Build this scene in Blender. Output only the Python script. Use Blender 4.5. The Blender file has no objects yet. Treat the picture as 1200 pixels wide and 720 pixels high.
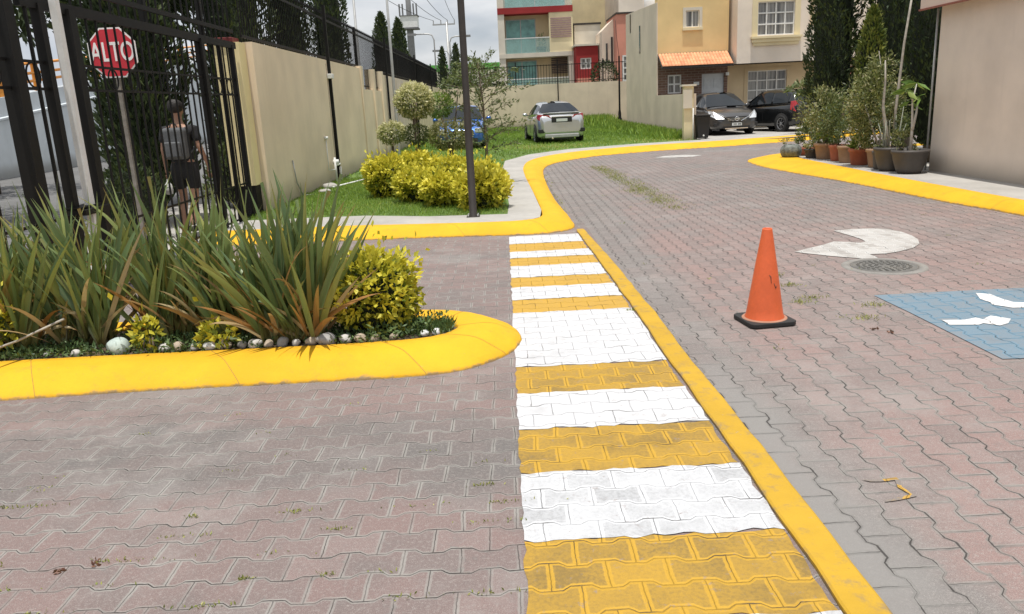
import bpy, bmesh, math, random
import numpy as np
from mathutils import Vector, Matrix
R = math.radians
random.seed(7); rng = np.random.default_rng(11)
scene = bpy.context.scene
col = scene.collection

# ------------------------------------------------------------------ camera, sky, sun, exposure
PITCH = math.atan(239/930); ROLL = R(2.75); CAMH = 1.6
_F = Vector((0, math.cos(PITCH), -math.sin(PITCH)))
_R0 = Vector((1, 0, 0)); _U0 = _R0.cross(_F)
_R = math.cos(ROLL)*_R0 - math.sin(ROLL)*_U0
_U = math.cos(ROLL)*_U0 + math.sin(ROLL)*_R0
cam = bpy.data.cameras.new('camera'); camo = bpy.data.objects.new('camera', cam); col.objects.link(camo)
m = Matrix.Identity(4)
for i in range(3):
    m[i][0] = _R[i]; m[i][1] = _U[i]; m[i][2] = -_F[i]
m[0][3], m[1][3], m[2][3] = 0, 0, CAMH
camo.matrix_world = m
cam.sensor_width = 36; cam.lens = 27.9; cam.clip_end = 3000; cam.clip_start = 0.05
scene.camera = camo

SUN_EL, SUN_AZ = 81.0, 190.0          # azimuth from +Y towards +X
w = bpy.data.worlds.new('World'); scene.world = w; w.use_nodes = True
nt = w.node_tree; nt.nodes.clear()
def N(nt, t, **k):
    n = nt.nodes.new(t)
    for a, b in k.items(): setattr(n, a, b)
    return n
out = N(nt, 'ShaderNodeOutputWorld'); bg = N(nt, 'ShaderNodeBackground')
sky = N(nt, 'ShaderNodeTexSky', sky_type='NISHITA', sun_disc=False)
sky.sun_elevation = R(SUN_EL); sky.sun_rotation = R(SUN_AZ); sky.dust_density = 2.0
tc = N(nt, 'ShaderNodeTexCoord'); mp = N(nt, 'ShaderNodeMapping'); mp.inputs['Scale'].default_value = (1.0, 1.0, 3.2)
no = N(nt, 'ShaderNodeTexNoise'); no.inputs['Scale'].default_value = 3.0; no.inputs['Detail'].default_value = 7; no.inputs['Roughness'].default_value = .55
cr = N(nt, 'ShaderNodeValToRGB'); cr.color_ramp.elements[0].position = .30; cr.color_ramp.elements[0].color = (.55,.55,.55,1)
cr.color_ramp.elements[1].position = .55; cr.color_ramp.elements[1].color = (1, 1, 1, 1)
cc = N(nt, 'ShaderNodeValToRGB'); cc.color_ramp.elements[0].position = .36; cc.color_ramp.elements[0].color = (6.2, 6.7, 7.4, 1)
cc.color_ramp.elements[1].position = .66; cc.color_ramp.elements[1].color = (10.6, 10.6, 10.6, 1)
no2 = N(nt, 'ShaderNodeTexNoise'); no2.inputs['Scale'].default_value = 5.0; no2.inputs['Detail'].default_value = 8
mx = N(nt, 'ShaderNodeMix', data_type='RGBA')
L = nt.links.new
L(tc.outputs['Generated'], mp.inputs[0]); L(mp.outputs[0], no.inputs['Vector']); L(mp.outputs[0], no2.inputs['Vector'])
L(no.outputs['Fac'], cr.inputs[0]); L(no2.outputs['Fac'], cc.inputs[0])
L(cr.outputs[0], mx.inputs[0]); L(sky.outputs[0], mx.inputs[6]); L(cc.outputs[0], mx.inputs[7])
sz = N(nt, 'ShaderNodeSeparateXYZ'); L(tc.outputs['Generated'], sz.inputs[0])
zr = N(nt, 'ShaderNodeMapRange', interpolation_type='SMOOTHSTEP'); L(sz.outputs[2], zr.inputs[0]); zr.inputs[1].default_value = .25; zr.inputs[2].default_value = .95; zr.inputs[3].default_value = 1.0; zr.inputs[4].default_value = 1.15
vm = N(nt, 'ShaderNodeVectorMath', operation='SCALE'); L(mx.outputs[2], vm.inputs[0]); L(zr.outputs[0], vm.inputs['Scale'])
L(vm.outputs[0], bg.inputs[0]); bg.inputs[1].default_value = 0.094
L(bg.outputs[0], out.inputs[0])
sd = bpy.data.lights.new('sun', 'SUN'); so = bpy.data.objects.new('sun', sd); col.objects.link(so)
sd.energy = 4.5; sd.angle = R(0.6); sd.color = (1.0, .955, .89)
sv = Vector((math.sin(R(SUN_AZ))*math.cos(R(SUN_EL)), math.cos(R(SUN_AZ))*math.cos(R(SUN_EL)), math.sin(R(SUN_EL))))
so.rotation_euler = sv.to_track_quat('Z', 'Y').to_euler(); so.location = (10, 10, 30)
scene.view_settings.view_transform = 'Standard'; scene.view_settings.look = 'None'
scene.view_settings.exposure = -0.02; scene.view_settings.gamma = 1
scene.render.resolution_x = 1024; scene.render.resolution_y = 614

# ------------------------------------------------------------------ helpers
def at(px, py, y):
    """photo direction -> the point of the world at distance y (used to read distant facades)"""
    r = _F + _R*((px-600)/930) - _U*((py-360)/930)
    p = r*(y/r.y); return p.x, p.z+CAMH
def tag(o, label=None, cat=None, group=None, kind=None):
    if label: o['label'] = label
    if cat: o['category'] = cat
    if group: o['group'] = group
    if kind: o['kind'] = kind
    return o
def empty(name, loc, rz=0, label=None, cat=None, group=None):
    o = bpy.data.objects.new(name, None); col.objects.link(o)
    o.location = loc; o.rotation_euler = (0, 0, rz); o.empty_display_size = .2
    return tag(o, label, cat, group)
class MB:
    def __init__(s): s.v = []; s.f = []; s.sm = []
    def add(s, vs, fs, smooth=False):
        b = len(s.v); s.v += [tuple(v) for v in vs]; s.f += [tuple(i+b for i in f) for f in fs]; s.sm += [smooth]*len(fs); return s
    def box(s, x0, x1, y0, y1, z0, z1):
        return s.add([(x0,y0,z0),(x1,y0,z0),(x1,y1,z0),(x0,y1,z0),(x0,y0,z1),(x1,y0,z1),(x1,y1,z1),(x0,y1,z1)],
            [(0,3,2,1),(4,5,6,7),(0,1,5,4),(1,2,6,5),(2,3,7,6),(3,0,4,7)])
    def tube(s, pts, r, n=8, caps=True):
        pts = [Vector(p) for p in pts]; rr = r if isinstance(r, (list, tuple)) else [r]*len(pts)
        vs = []; prev = None
        for i, p in enumerate(pts):
            d = (pts[min(i+1, len(pts)-1)] - pts[max(i-1, 0)]).normalized()
            a = prev if prev else (Vector((1,0,0)) if abs(d.x) < .9 else Vector((0,1,0)))
            u = (a - d*a.dot(d)).normalized(); prev = u; v = d.cross(u)
            for k in range(n):
                t = 2*math.pi*k/n + math.pi/n; vs.append(p + u*math.cos(t)*rr[i] + v*math.sin(t)*rr[i])
        fs = []
        for i in range(len(pts)-1):
            for k in range(n): fs.append((i*n+k, i*n+(k+1)%n, (i+1)*n+(k+1)%n, (i+1)*n+k))
        s.add(vs, fs, n > 4)
        if caps:
            b = len(s.v)-len(vs); s.f += [tuple(b+k for k in reversed(range(n))), tuple(b+(len(pts)-1)*n+k for k in range(n))]; s.sm += [False]*2
        return s
    def bar(s, a, b, t, t2=None):           # square bar
        a = Vector(a); b = Vector(b); d = (b-a).normalized(); u = (Vector((0,1,0)) if abs(d.y) < .9 else Vector((1,0,0)))
        u = (u-d*u.dot(d)).normalized(); v = d.cross(u); t2 = t2 or t; vs = []
        for p in (a, b):
            for su, sv_ in ((-1,-1),(1,-1),(1,1),(-1,1)): vs.append(p + u*su*t/2 + v*sv_*t2/2)
        return s.add(vs, [(3,2,1,0),(4,5,6,7),(0,1,5,4),(1,2,6,5),(2,3,7,6),(3,0,4,7)])
    def lathe(s, prof, c=(0,0,0), n=24, axis='z', smooth=True):
        vs = []
        for r, h in prof:
            for k in range(n):
                a = 2*math.pi*k/n
                if axis == 'z': vs.append((c[0]+r*math.cos(a), c[1]+r*math.sin(a), c[2]+h))
                elif axis == 'x': vs.append((c[0]+h, c[1]+r*math.cos(a), c[2]+r*math.sin(a)))
                else: vs.append((c[0]+r*math.cos(a), c[1]+h, c[2]+r*math.sin(a)))
        fs = []
        for i in range(len(prof)-1):
            for k in range(n): fs.append((i*n+k, i*n+(k+1)%n, (i+1)*n+(k+1)%n, (i+1)*n+k))
        return s.add(vs, fs, smooth)
    def prism(s, poly, z0, z1):             # polygon in xy (ccw) extruded in z
        n = len(poly); vs = [(x,y,z0) for x,y in poly]+[(x,y,z1) for x,y in poly]
        return s.add(vs, [tuple(reversed(range(n))), tuple(range(n,2*n))]+[(k,(k+1)%n,n+(k+1)%n,n+k) for k in range(n)])
    def prism_y(s, poly, y0, y1):           # polygon in xz extruded in y
        n = len(poly); vs = [(x,y0,z) for x,z in poly]+[(x,y1,z) for x,z in poly]
        return s.add(vs, [tuple(range(n)), tuple(reversed(range(n,2*n)))]+[((k+1)%n,k,n+k,n+(k+1)%n) for k in range(n)])
    def build(s, name, mat, parent=None, bevel=0, loc=None, segs=2):
        me = bpy.data.meshes.new(name); me.from_pydata(s.v, [], s.f)
        me.polygons.foreach_set('use_smooth', s.sm); me.update()
        bm = bmesh.new(); bm.from_mesh(me); bmesh.ops.recalc_face_normals(bm, faces=bm.faces); bm.to_mesh(me); bm.free()
        me.materials.append(mat); o = bpy.data.objects.new(name, me); col.objects.link(o)
        if parent is not None: o.parent = parent
        if loc: o.location = loc
        if bevel:
            md = o.modifiers.new('b', 'BEVEL'); md.width = bevel; md.segments = segs; md.limit_method = 'ANGLE'; md.angle_limit = R(35)
        return o
def kids(o): return [c for c in bpy.data.objects if c.parent == o]
def copy_tree(o, parent=None):
    c = o.copy(); col.objects.link(c); c.parent = parent
    for k in list(kids(o)): copy_tree(k, c)
    return c
def npmesh(name, V, F, mat, parent=None, attrs=None, smooth=False):
    """V (n,3), F (m,k) -> mesh object; attrs = {name: per-vertex float array}"""
    me = bpy.data.meshes.new(name); V = np.asarray(V, dtype=np.float32); F = np.asarray(F, dtype=np.int32)
    k = F.shape[1]; me.vertices.add(len(V)); me.vertices.foreach_set('co', V.ravel())
    me.loops.add(F.size); me.loops.foreach_set('vertex_index', F.ravel())
    me.polygons.add(len(F)); me.polygons.foreach_set('loop_start', np.arange(0, F.size, k, dtype=np.int32))
    me.polygons.foreach_set('loop_total', np.full(len(F), k, dtype=np.int32))
    if smooth: me.polygons.foreach_set('use_smooth', np.ones(len(F), dtype=bool))
    me.update(calc_edges=True)
    for a, val in (attrs or {}).items():
        at_ = me.attributes.new(a, 'FLOAT', 'POINT'); at_.data.foreach_set('value', np.asarray(val, dtype=np.float32).ravel())
    me.materials.append(mat); o = bpy.data.objects.new(name, me); col.objects.link(o)
    if parent is not None: o.parent = parent
    return o
def unit(v): return v/np.maximum(np.linalg.norm(v, axis=-1, keepdims=True), 1e-6)
def leaves(name, P, D, Ln, Wd, mat, parent, rnd):
    """diamond leaves folded along the rib: P base, D direction, Ln length, Wd width"""
    n = len(P); D = unit(D); a = rng.normal(size=(n,3)); S = unit(np.cross(D, a)); Nn = np.cross(D, S)
    Ln = np.broadcast_to(Ln, (n,))[:,None]; Wd = np.broadcast_to(Wd, (n,))[:,None]
    v0 = P; v1 = P + D*Ln*.45 + S*Wd*.5 + Nn*Wd*.15; v2 = P + D*Ln; v3 = P + D*Ln*.45 - S*Wd*.5 + Nn*Wd*.15
    V = np.stack([v0,v1,v2,v3], 1).reshape(-1,3); i = np.arange(n)[:,None]*4
    F = np.concatenate([i+np.array([0,1,2]), i+np.array([0,2,3])])
    return npmesh(name, V, F, mat, parent, {'rnd': np.repeat(rnd, 4)})
def clouds(n, c, rad, shell=.5, lumps=9, amp=.22, flat=1.0, seed=None):
    """n points in a lumpy ellipsoid, denser near its surface; returns points, outward directions, outwardness"""
    g = np.random.default_rng(seed if seed is not None else rng.integers(1e9))
    d = unit(g.normal(size=(n,3))); ld = unit(g.normal(size=(lumps,3))); la = g.uniform(-.6, 1, lumps)
    bump = (np.exp(8*(d@ld.T-1))*la).sum(1)
    t = 1-(1-g.random(n)**.5)*shell; t = np.where(g.random(n) < .12, t*g.uniform(.9, 1.12, n), t)
    r = t*(1+amp*bump); P = np.array(c)+d*r[:,None]*np.array(rad)
    return P, d, t

# ------------------------------------------------------------------ materials
def newmat(name):
    mt = bpy.data.materials.new(name); mt.use_nodes = True; nt = mt.node_tree; nt.nodes.clear()
    o = N(nt, 'ShaderNodeOutputMaterial'); b = N(nt, 'ShaderNodeBsdfPrincipled'); nt.links.new(b.outputs[0], o.inputs[0])
    return mt, nt, b, o
def noise(nt, vec, scale, detail=4, rough=.55):
    n = N(nt, 'ShaderNodeTexNoise'); n.inputs['Scale'].default_value = scale; n.inputs['Detail'].default_value = detail
    n.inputs['Roughness'].default_value = rough; nt.links.new(vec, n.inputs['Vector']); return n.outputs['Fac']
def M(nt, op, a, b=None, c=None, clamp=False):
    n = N(nt, 'ShaderNodeMath', operation=op); n.use_clamp = clamp
    for i, x in enumerate((a, b, c)):
        if x is None: continue
        if isinstance(x, (int, float)): n.inputs[i].default_value = x
        else: nt.links.new(x, n.inputs[i])
    return n.outputs[0]
def mix(nt, f, a, b, blend='MIX'):
    n = N(nt, 'ShaderNodeMix', data_type='RGBA', blend_type=blend)
    for i, x in ((0, f), (6, a), (7, b)):
        if isinstance(x, (int, float)): n.inputs[i].default_value = x
        elif isinstance(x, tuple): n.inputs[i].default_value = (*x[:3], 1)
        else: nt.links.new(x, n.inputs[i])
    return n.outputs[2]
def sstep(nt, x, a, b):
    n = N(nt, 'ShaderNodeMapRange', interpolation_type='SMOOTHSTEP'); nt.links.new(x, n.inputs[0])
    n.inputs[1].default_value = a; n.inputs[2].default_value = b; return n.outputs[0]
def bump(nt, b, h, strength=.4, dist=.01):
    n = N(nt, 'ShaderNodeBump'); n.inputs['Strength'].default_value = strength; n.inputs['Distance'].default_value = dist
    nt.links.new(h, n.inputs['Height']); nt.links.new(n.outputs[0], b.inputs['Normal'])
def objco(nt): return N(nt, 'ShaderNodeTexCoord').outputs['Object']
def plain(name, c, rough=.6, metal=0, var=.12, scale=6, bmp=.15, bdist=.004, bscale=60, dirt=0, spec=.5, coat=0, dirtc=(.25,.22,.18)):
    mt, nt, b, o = newmat(name); co = objco(nt)
    n1 = noise(nt, co, scale, 5); n2 = noise(nt, co, scale*9, 4)
    f = M(nt, 'ADD', M(nt, 'MULTIPLY', n1, .7), M(nt, 'MULTIPLY', n2, .3))
    f = sstep(nt, f, .32, .68)
    cl = mix(nt, f, tuple(x*(1-var) for x in c), tuple(min(1, x*(1+var)) for x in c))
    if dirt:
        d = M(nt, 'MULTIPLY', sstep(nt, noise(nt, co, scale*.6, 8, .7), .5, .72), dirt); cl = mix(nt, d, cl, dirtc)
    nt.links.new(cl, b.inputs['Base Color']); b.inputs['Roughness'].default_value = rough; b.inputs['Metallic'].default_value = metal
    b.inputs['Specular IOR Level'].default_value = spec; b.inputs['Coat Weight'].default_value = coat
    if bmp: bump(nt, b, noise(nt, co, bscale, 4), bmp, bdist)
    return mt
def stucco(name, c, streak=.5, base=0.12):
    mt, nt, b, o = newmat(name); co = objco(nt)
    mp = N(nt, 'ShaderNodeMapping'); mp.inputs['Scale'].default_value = (2.2, 2.2, .22); nt.links.new(co, mp.inputs[0])
    s = sstep(nt, noise(nt, mp.outputs[0], 1.6, 6, .65), .5, .8)
    big = noise(nt, co, .9, 5); f = sstep(nt, big, .3, .7)
    cl = mix(nt, f, tuple(x*.9 for x in c), tuple(min(1,x*1.06) for x in c))
    cl = mix(nt, M(nt, 'MULTIPLY', s, streak*.5), cl, tuple(x*.55 for x in c))
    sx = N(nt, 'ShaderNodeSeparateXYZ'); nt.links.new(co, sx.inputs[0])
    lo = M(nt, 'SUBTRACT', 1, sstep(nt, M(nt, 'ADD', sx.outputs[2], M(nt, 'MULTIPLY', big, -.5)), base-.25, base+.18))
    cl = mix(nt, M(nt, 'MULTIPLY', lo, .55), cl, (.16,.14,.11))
    nt.links.new(cl, b.inputs['Base Color']); b.inputs['Roughness'].default_value = .92; b.inputs['Specular IOR Level'].default_value = .25
    bump(nt, b, M(nt, 'ADD', noise(nt, co, 90, 3), M(nt, 'MULTIPLY', noise(nt, co, 7, 3), .8)), .5, .006)
    return mt
def foliage(name, cols, trans=.3, rough=.5, spec=.4):
    mt, nt, b, o = newmat(name); a = N(nt, 'ShaderNodeAttribute', attribute_name='rnd')
    r = N(nt, 'ShaderNodeValToRGB'); nt.links.new(a.outputs['Fac'], r.inputs[0]); e = r.color_ramp.elements
    for i, (p, c) in enumerate(cols):
        q = e[i] if i < 2 else e.new(p)
        q.position = p; q.color = (*c, 1)
    nt.links.new(r.outputs[0], b.inputs['Base Color']); b.inputs['Roughness'].default_value = rough
    b.inputs['Specular IOR Level'].default_value = spec
    t = N(nt, 'ShaderNodeBsdfTranslucent'); nt.links.new(mix(nt, .35, r.outputs[0], (.35,.4,.05), 'MIX'), t.inputs[0])
    ms = N(nt, 'ShaderNodeMixShader'); ms.inputs[0].default_value = trans
    nt.links.new(b.outputs[0], ms.inputs[1]); nt.links.new(t.outputs[0], ms.inputs[2]); nt.links.new(ms.outputs[0], o.inputs[0])
    return mt

def pavers(name, swap=False, pitch=.1400, brick=.21, paint=None, wear=.3, tint='left'):
    """bow-tie interlocking pavers; long wavy joints along u, short joints across"""
    mt, nt, b, o = newmat(name); co = objco(nt)
    wn = N(nt, 'ShaderNodeTexNoise'); wn.inputs['Scale'].default_value = 2.3; wn.inputs['Detail'].default_value = 3; nt.links.new(co, wn.inputs['Vector'])
    wv = N(nt, 'ShaderNodeVectorMath', operation='MULTIPLY_ADD'); nt.links.new(wn.outputs['Color'], wv.inputs[0])
    wv.inputs[1].default_value = (.035,.035,0); nt.links.new(co, wv.inputs[2])
    wn2 = N(nt, 'ShaderNodeTexNoise'); wn2.inputs['Scale'].default_value = 45; nt.links.new(co, wn2.inputs['Vector'])
    wv2 = N(nt, 'ShaderNodeVectorMath', operation='MULTIPLY_ADD'); nt.links.new(wn2.outputs['Color'], wv2.inputs[0])
    wv2.inputs[1].default_value = (.006,.006,0); nt.links.new(wv.outputs[0], wv2.inputs[2])
    sx = N(nt, 'ShaderNodeSeparateXYZ'); nt.links.new(wv2.outputs[0], sx.inputs[0]); X, Y_ = sx.outputs[0], sx.outputs[1]
    sp = N(nt, 'ShaderNodeSeparateXYZ'); nt.links.new(co, sp.inputs[0]); PX, PY = sp.outputs[0], sp.outputs[1]
    if swap: X, Y_ = Y_, X
    u = M(nt, 'DIVIDE', X, brick); v = M(nt, 'DIVIDE', Y_, pitch)
    k = M(nt, 'ROUND', v); par = M(nt, 'COSINE', M(nt, 'MULTIPLY', k, math.pi))
    s = M(nt, 'MULTIPLY', M(nt, 'COSINE', M(nt, 'MULTIPLY', u, 2*math.pi)), 2.4)
    s = M(nt, 'MAXIMUM', M(nt, 'MINIMUM', s, 1), -1)
    line = M(nt, 'SUBTRACT', k, M(nt, 'MULTIPLY', M(nt, 'MULTIPLY', s, par), .085))
    dv = M(nt, 'SUBTRACT', v, line); d1 = M(nt, 'MULTIPLY', M(nt, 'ABSOLUTE', dv), pitch)
    row = M(nt, 'SUBTRACT', k, M(nt, 'LESS_THAN', dv, 0))
    ofs = M(nt, 'MULTIPLY', M(nt, 'FLOORED_MODULO', row, 2), .5)
    wq = M(nt, 'SUBTRACT', u, ofs)
    d2 = M(nt, 'MULTIPLY', M(nt, 'ABSOLUTE', M(nt, 'SUBTRACT', M(nt, 'FRACT', M(nt, 'ADD', wq, .5)), .5)), brick)
    bid = M(nt, 'FLOOR', wq)
    cv = N(nt, 'ShaderNodeCombineXYZ'); nt.links.new(bid, cv.inputs[0]); nt.links.new(row, cv.inputs[1])
    rn = N(nt, 'ShaderNodeTexWhiteNoise', noise_dimensions='3D'); nt.links.new(cv.outputs[0], rn.inputs['Vector'])
    rs = N(nt, 'ShaderNodeSeparateColor'); nt.links.new(rn.outputs['Color'], rs.inputs[0])
    d = M(nt, 'MINIMUM', d1, d2)
    n_big = noise(nt, co, .55, 5, .6); n_mid = noise(nt, co, 3.2, 5, .6); n_f = noise(nt, co, 60, 4, .7); n_vf = noise(nt, co, 320, 2, .6)
    face = sstep(nt, d, .003, .008)                    # 1 on the brick
    crackw = M(nt, 'ADD', .0006, M(nt, 'MULTIPLY', sstep(nt, noise(nt, co, 5.0, 3), .38, .66), .0030))
    crackw = M(nt, 'MULTIPLY', crackw, M(nt, 'ADD', .55 if tint != 'left' or paint else .30, M(nt, 'MULTIPLY', M(nt, 'LESS_THAN', d1, d2), .6)))
    crack = M(nt, 'LESS_THAN', d, crackw)
    if paint is None:
        if tint == 'left':
            band = M(nt, 'MULTIPLY', sstep(nt, M(nt, 'ADD', PY, M(nt, 'MULTIPLY', n_mid, .5)), 3.25, 3.6), M(nt, 'SUBTRACT', 1, sstep(nt, M(nt, 'ADD', PY, M(nt, 'MULTIPLY', n_mid, .5)), 4.1, 4.35)))
            gfac = M(nt, 'ADD', M(nt, 'MULTIPLY', sstep(nt, n_big, .46, .62), .6), M(nt, 'MULTIPLY', band, .6), clamp=True)
            dark = M(nt, 'ADD', M(nt, 'MULTIPLY', band, .30), M(nt, 'MULTIPLY', sstep(nt, noise(nt, co, 1.1, 4), .5, .66), .30))
        else:
            edge = M(nt, 'SUBTRACT', 1, sstep(nt, M(nt, 'ADD', PX, M(nt, 'MULTIPLY', n_mid, .55)), 1.5, 2.05))
            far = sstep(nt, PY, 7.5, 13)
            gfac = M(nt, 'ADD', M(nt, 'ADD', M(nt, 'MULTIPLY', sstep(nt, n_big, .45, .62), .45), edge), M(nt, 'MULTIPLY', far, .55), clamp=True)
            dark = M(nt, 'MULTIPLY', far, .12)
        LFT = tint == 'left'
        gfac = M(nt, 'ADD', gfac, M(nt, 'MULTIPLY', M(nt, 'SUBTRACT', rs.outputs[0], .5), .5), clamp=True)
        cl = mix(nt, gfac, (.225,.158,.147) if LFT else (.285,.195,.178), (.155,.143,.138) if LFT else (.215,.198,.188))
        cl = mix(nt, M(nt, 'MULTIPLY', sstep(nt, rs.outputs[1], .5, 1), .5), cl, (.17,.145,.138))
        cl = mix(nt, M(nt, 'MULTIPLY', sstep(nt, rs.outputs[2], .8, 1), .22), cl, (.32,.27,.255))
        cl = mix(nt, dark, cl, (.12,.115,.11))
        cl = mix(nt, M(nt, 'MULTIPLY', sstep(nt, n_f, .48, .68), .45), cl, (.34,.31,.29))
        cl = mix(nt, M(nt, 'MULTIPLY', sstep(nt, n_vf, .47, .62), .62), cl, (.105,.088,.083))
        cl = mix(nt, M(nt, 'MULTIPLY', sstep(nt, noise(nt, co, 210, 2, .7), .56, .68), .5), cl, (.40,.37,.35))
        cl = mix(nt, M(nt, 'MULTIPLY', sstep(nt, noise(nt, co, 9, 6, .75), .5, .7), .35), cl, (.155,.140,.135))
        cl = mix(nt, M(nt, 'MULTIPLY', sstep(nt, noise(nt, co, 1.7, 8, .75), .58, .72), .3), cl, (.14,.13,.125))
        cl = mix(nt, M(nt, 'MULTIPLY', sstep(nt, noise(nt, co, 2.6, 9, .8), .60, .66), .35), cl, (.10,.093,.09))
        dust = M(nt, 'MULTIPLY', sstep(nt, noise(nt, co, .8, 7, .7), .5, .65), .35); cl = mix(nt, dust, cl, (.31,.29,.275))
        chip = M(nt, 'MULTIPLY', M(nt, 'LESS_THAN', d, M(nt, 'MULTIPLY', sstep(nt, noise(nt, co, 17, 3, .6), .56, .70), .022)), .75); cl = mix(nt, chip, cl, (.175,.16,.15))
        sand = mix(nt, n_mid, (.25,.24,.225), (.35,.335,.31))
        sandw = M(nt, 'MULTIPLY', M(nt, 'SUBTRACT', 1, sstep(nt, M(nt, 'ADD', d, M(nt, 'MULTIPLY', n_f, .006)), .010, .016)), M(nt, 'ADD', .28, M(nt, 'MULTIPLY', sstep(nt, n_mid, .35, .6), .45)))
        if tint != 'left': sandw = M(nt, 'MULTIPLY', sandw, M(nt, 'SUBTRACT', 1, M(nt, 'MULTIPLY', sstep(nt, PY, 3, 9), .8)))
        cl = mix(nt, sandw, cl, sand)
        if tint != 'left':
            film = M(nt, 'SUBTRACT', 1, sstep(nt, M(nt, 'ADD', PX, M(nt, 'MULTIPLY', noise(nt, co, 2.2, 5, .6), .5)), 1.42, 1.72)); film = M(nt, 'MULTIPLY', film, M(nt, 'SUBTRACT', 1, sstep(nt, PY, 3.6, 5.2)))
            cl = mix(nt, M(nt, 'MULTIPLY', film, .8), cl, (.235,.228,.218))
        cl = mix(nt, M(nt, 'MULTIPLY', crack, .85), cl, (.035,.032,.03))
    else:
        p, worn = paint
        wearf = M(nt, 'MULTIPLY', M(nt, 'ADD', sstep(nt, n_mid, .3, .7), sstep(nt, n_f, .4, .7)), .5)
        wearf = M(nt, 'MULTIPLY', M(nt, 'MULTIPLY', M(nt, 'ADD', .35, M(nt, 'MULTIPLY', wearf, .75)), sstep(nt, M(nt, 'ADD', d, M(nt, 'MULTIPLY', n_f, .006)), .014, .020)), wear)
        wearf = M(nt, 'MULTIPLY', wearf, M(nt, 'ADD', .6, M(nt, 'MULTIPLY', rs.outputs[0], .7)), clamp=True)
        cl = mix(nt, wearf, p, worn)
        cl = mix(nt, M(nt, 'MULTIPLY', sstep(nt, n_vf, .56, .7), .25*wear+.05), cl, tuple(x*.5 for x in worn))
        cl = mix(nt, M(nt, 'MULTIPLY', sstep(nt, noise(nt, co, 14, 8, .8), .58, .66), min(.8, .35+wear*.4)), cl, (.25,.205,.19))
        cl = mix(nt, M(nt, 'MULTIPLY', sstep(nt, noise(nt, co, 1.6, 7, .7), .52, .7), .35), cl, tuple(x*.72 for x in worn))
        cl = mix(nt, M(nt, 'MULTIPLY', M(nt, 'MULTIPLY', crack, sstep(nt, n_mid, .4, .6)), .8), cl, (.06,.055,.05))
    nt.links.new(cl, b.inputs['Base Color']); b.inputs['Roughness'].default_value = .88 if paint is None else .7
    b.inputs['Specular IOR Level'].default_value = .3
    # relief: chamfered brick + its own level and tilt + grit
    h = M(nt, 'MULTIPLY', sstep(nt, d, .0, .013), .0085 if (tint != 'left' and paint is None) else .0035)
    if paint is not None or tint == 'left': h = M(nt, 'ADD', h, M(nt, 'MULTIPLY', sstep(nt, d, .0, .003), .003))
    h = M(nt, 'SUBTRACT', h, M(nt, 'MULTIPLY', crack, .006))
    fx = M(nt, 'SUBTRACT', M(nt, 'FRACT', wq), .5)
    h = M(nt, 'ADD', h, M(nt, 'MULTIPLY', M(nt, 'MULTIPLY', fx, M(nt, 'SUBTRACT', rs.outputs[1], .5)), .022))
    h = M(nt, 'ADD', h, M(nt, 'MULTIPLY', M(nt, 'MULTIPLY', M(nt, 'SUBTRACT', v, row), M(nt, 'SUBTRACT', rs.outputs[2], .5)), .022))
    h = M(nt, 'ADD', h, M(nt, 'MULTIPLY', n_f, .0038)); h = M(nt, 'ADD', h, M(nt, 'MULTIPLY', n_vf, .0022))
    bump(nt, b, h, .9, 1.0)
    return mt

m_left = pavers('paver_left'); m_right = pavers('paver_right', swap=True, pitch=.142, tint='right')
m_wpaint = pavers('white_paint_paver', paint=((.56,.565,.58),(.42,.42,.43)), wear=.35)
m_wpaint2 = pavers('white_paint_paver_worn', paint=((.59,.60,.62),(.33,.335,.345)), wear=.9)
m_ypaint = pavers('yellow_paint_paver', paint=((.50,.30,.045),(.37,.23,.065)), wear=.35)
m_ypaint2 = pavers('yellow_paint_paver_worn', paint=((.50,.295,.035),(.235,.155,.045)), wear=.95)
m_wmark = pavers('white_mark_paver', swap=True, pitch=.142, paint=((.55,.54,.52),(.34,.32,.30)), wear=1.1)
m_wcrisp = pavers('white_stroke_paver', swap=True, pitch=.142, paint=((.66,.66,.66),(.5,.5,.5)), wear=.1)
m_bmark = pavers('blue_mark_paver', swap=True, pitch=.142, paint=((.14,.235,.31),(.20,.22,.24)), wear=.9)
m_trace = pavers('paint_trace', swap=True, pitch=.142, paint=((.50,.30,.06),(.22,.19,.17)), wear=2.0)
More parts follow.
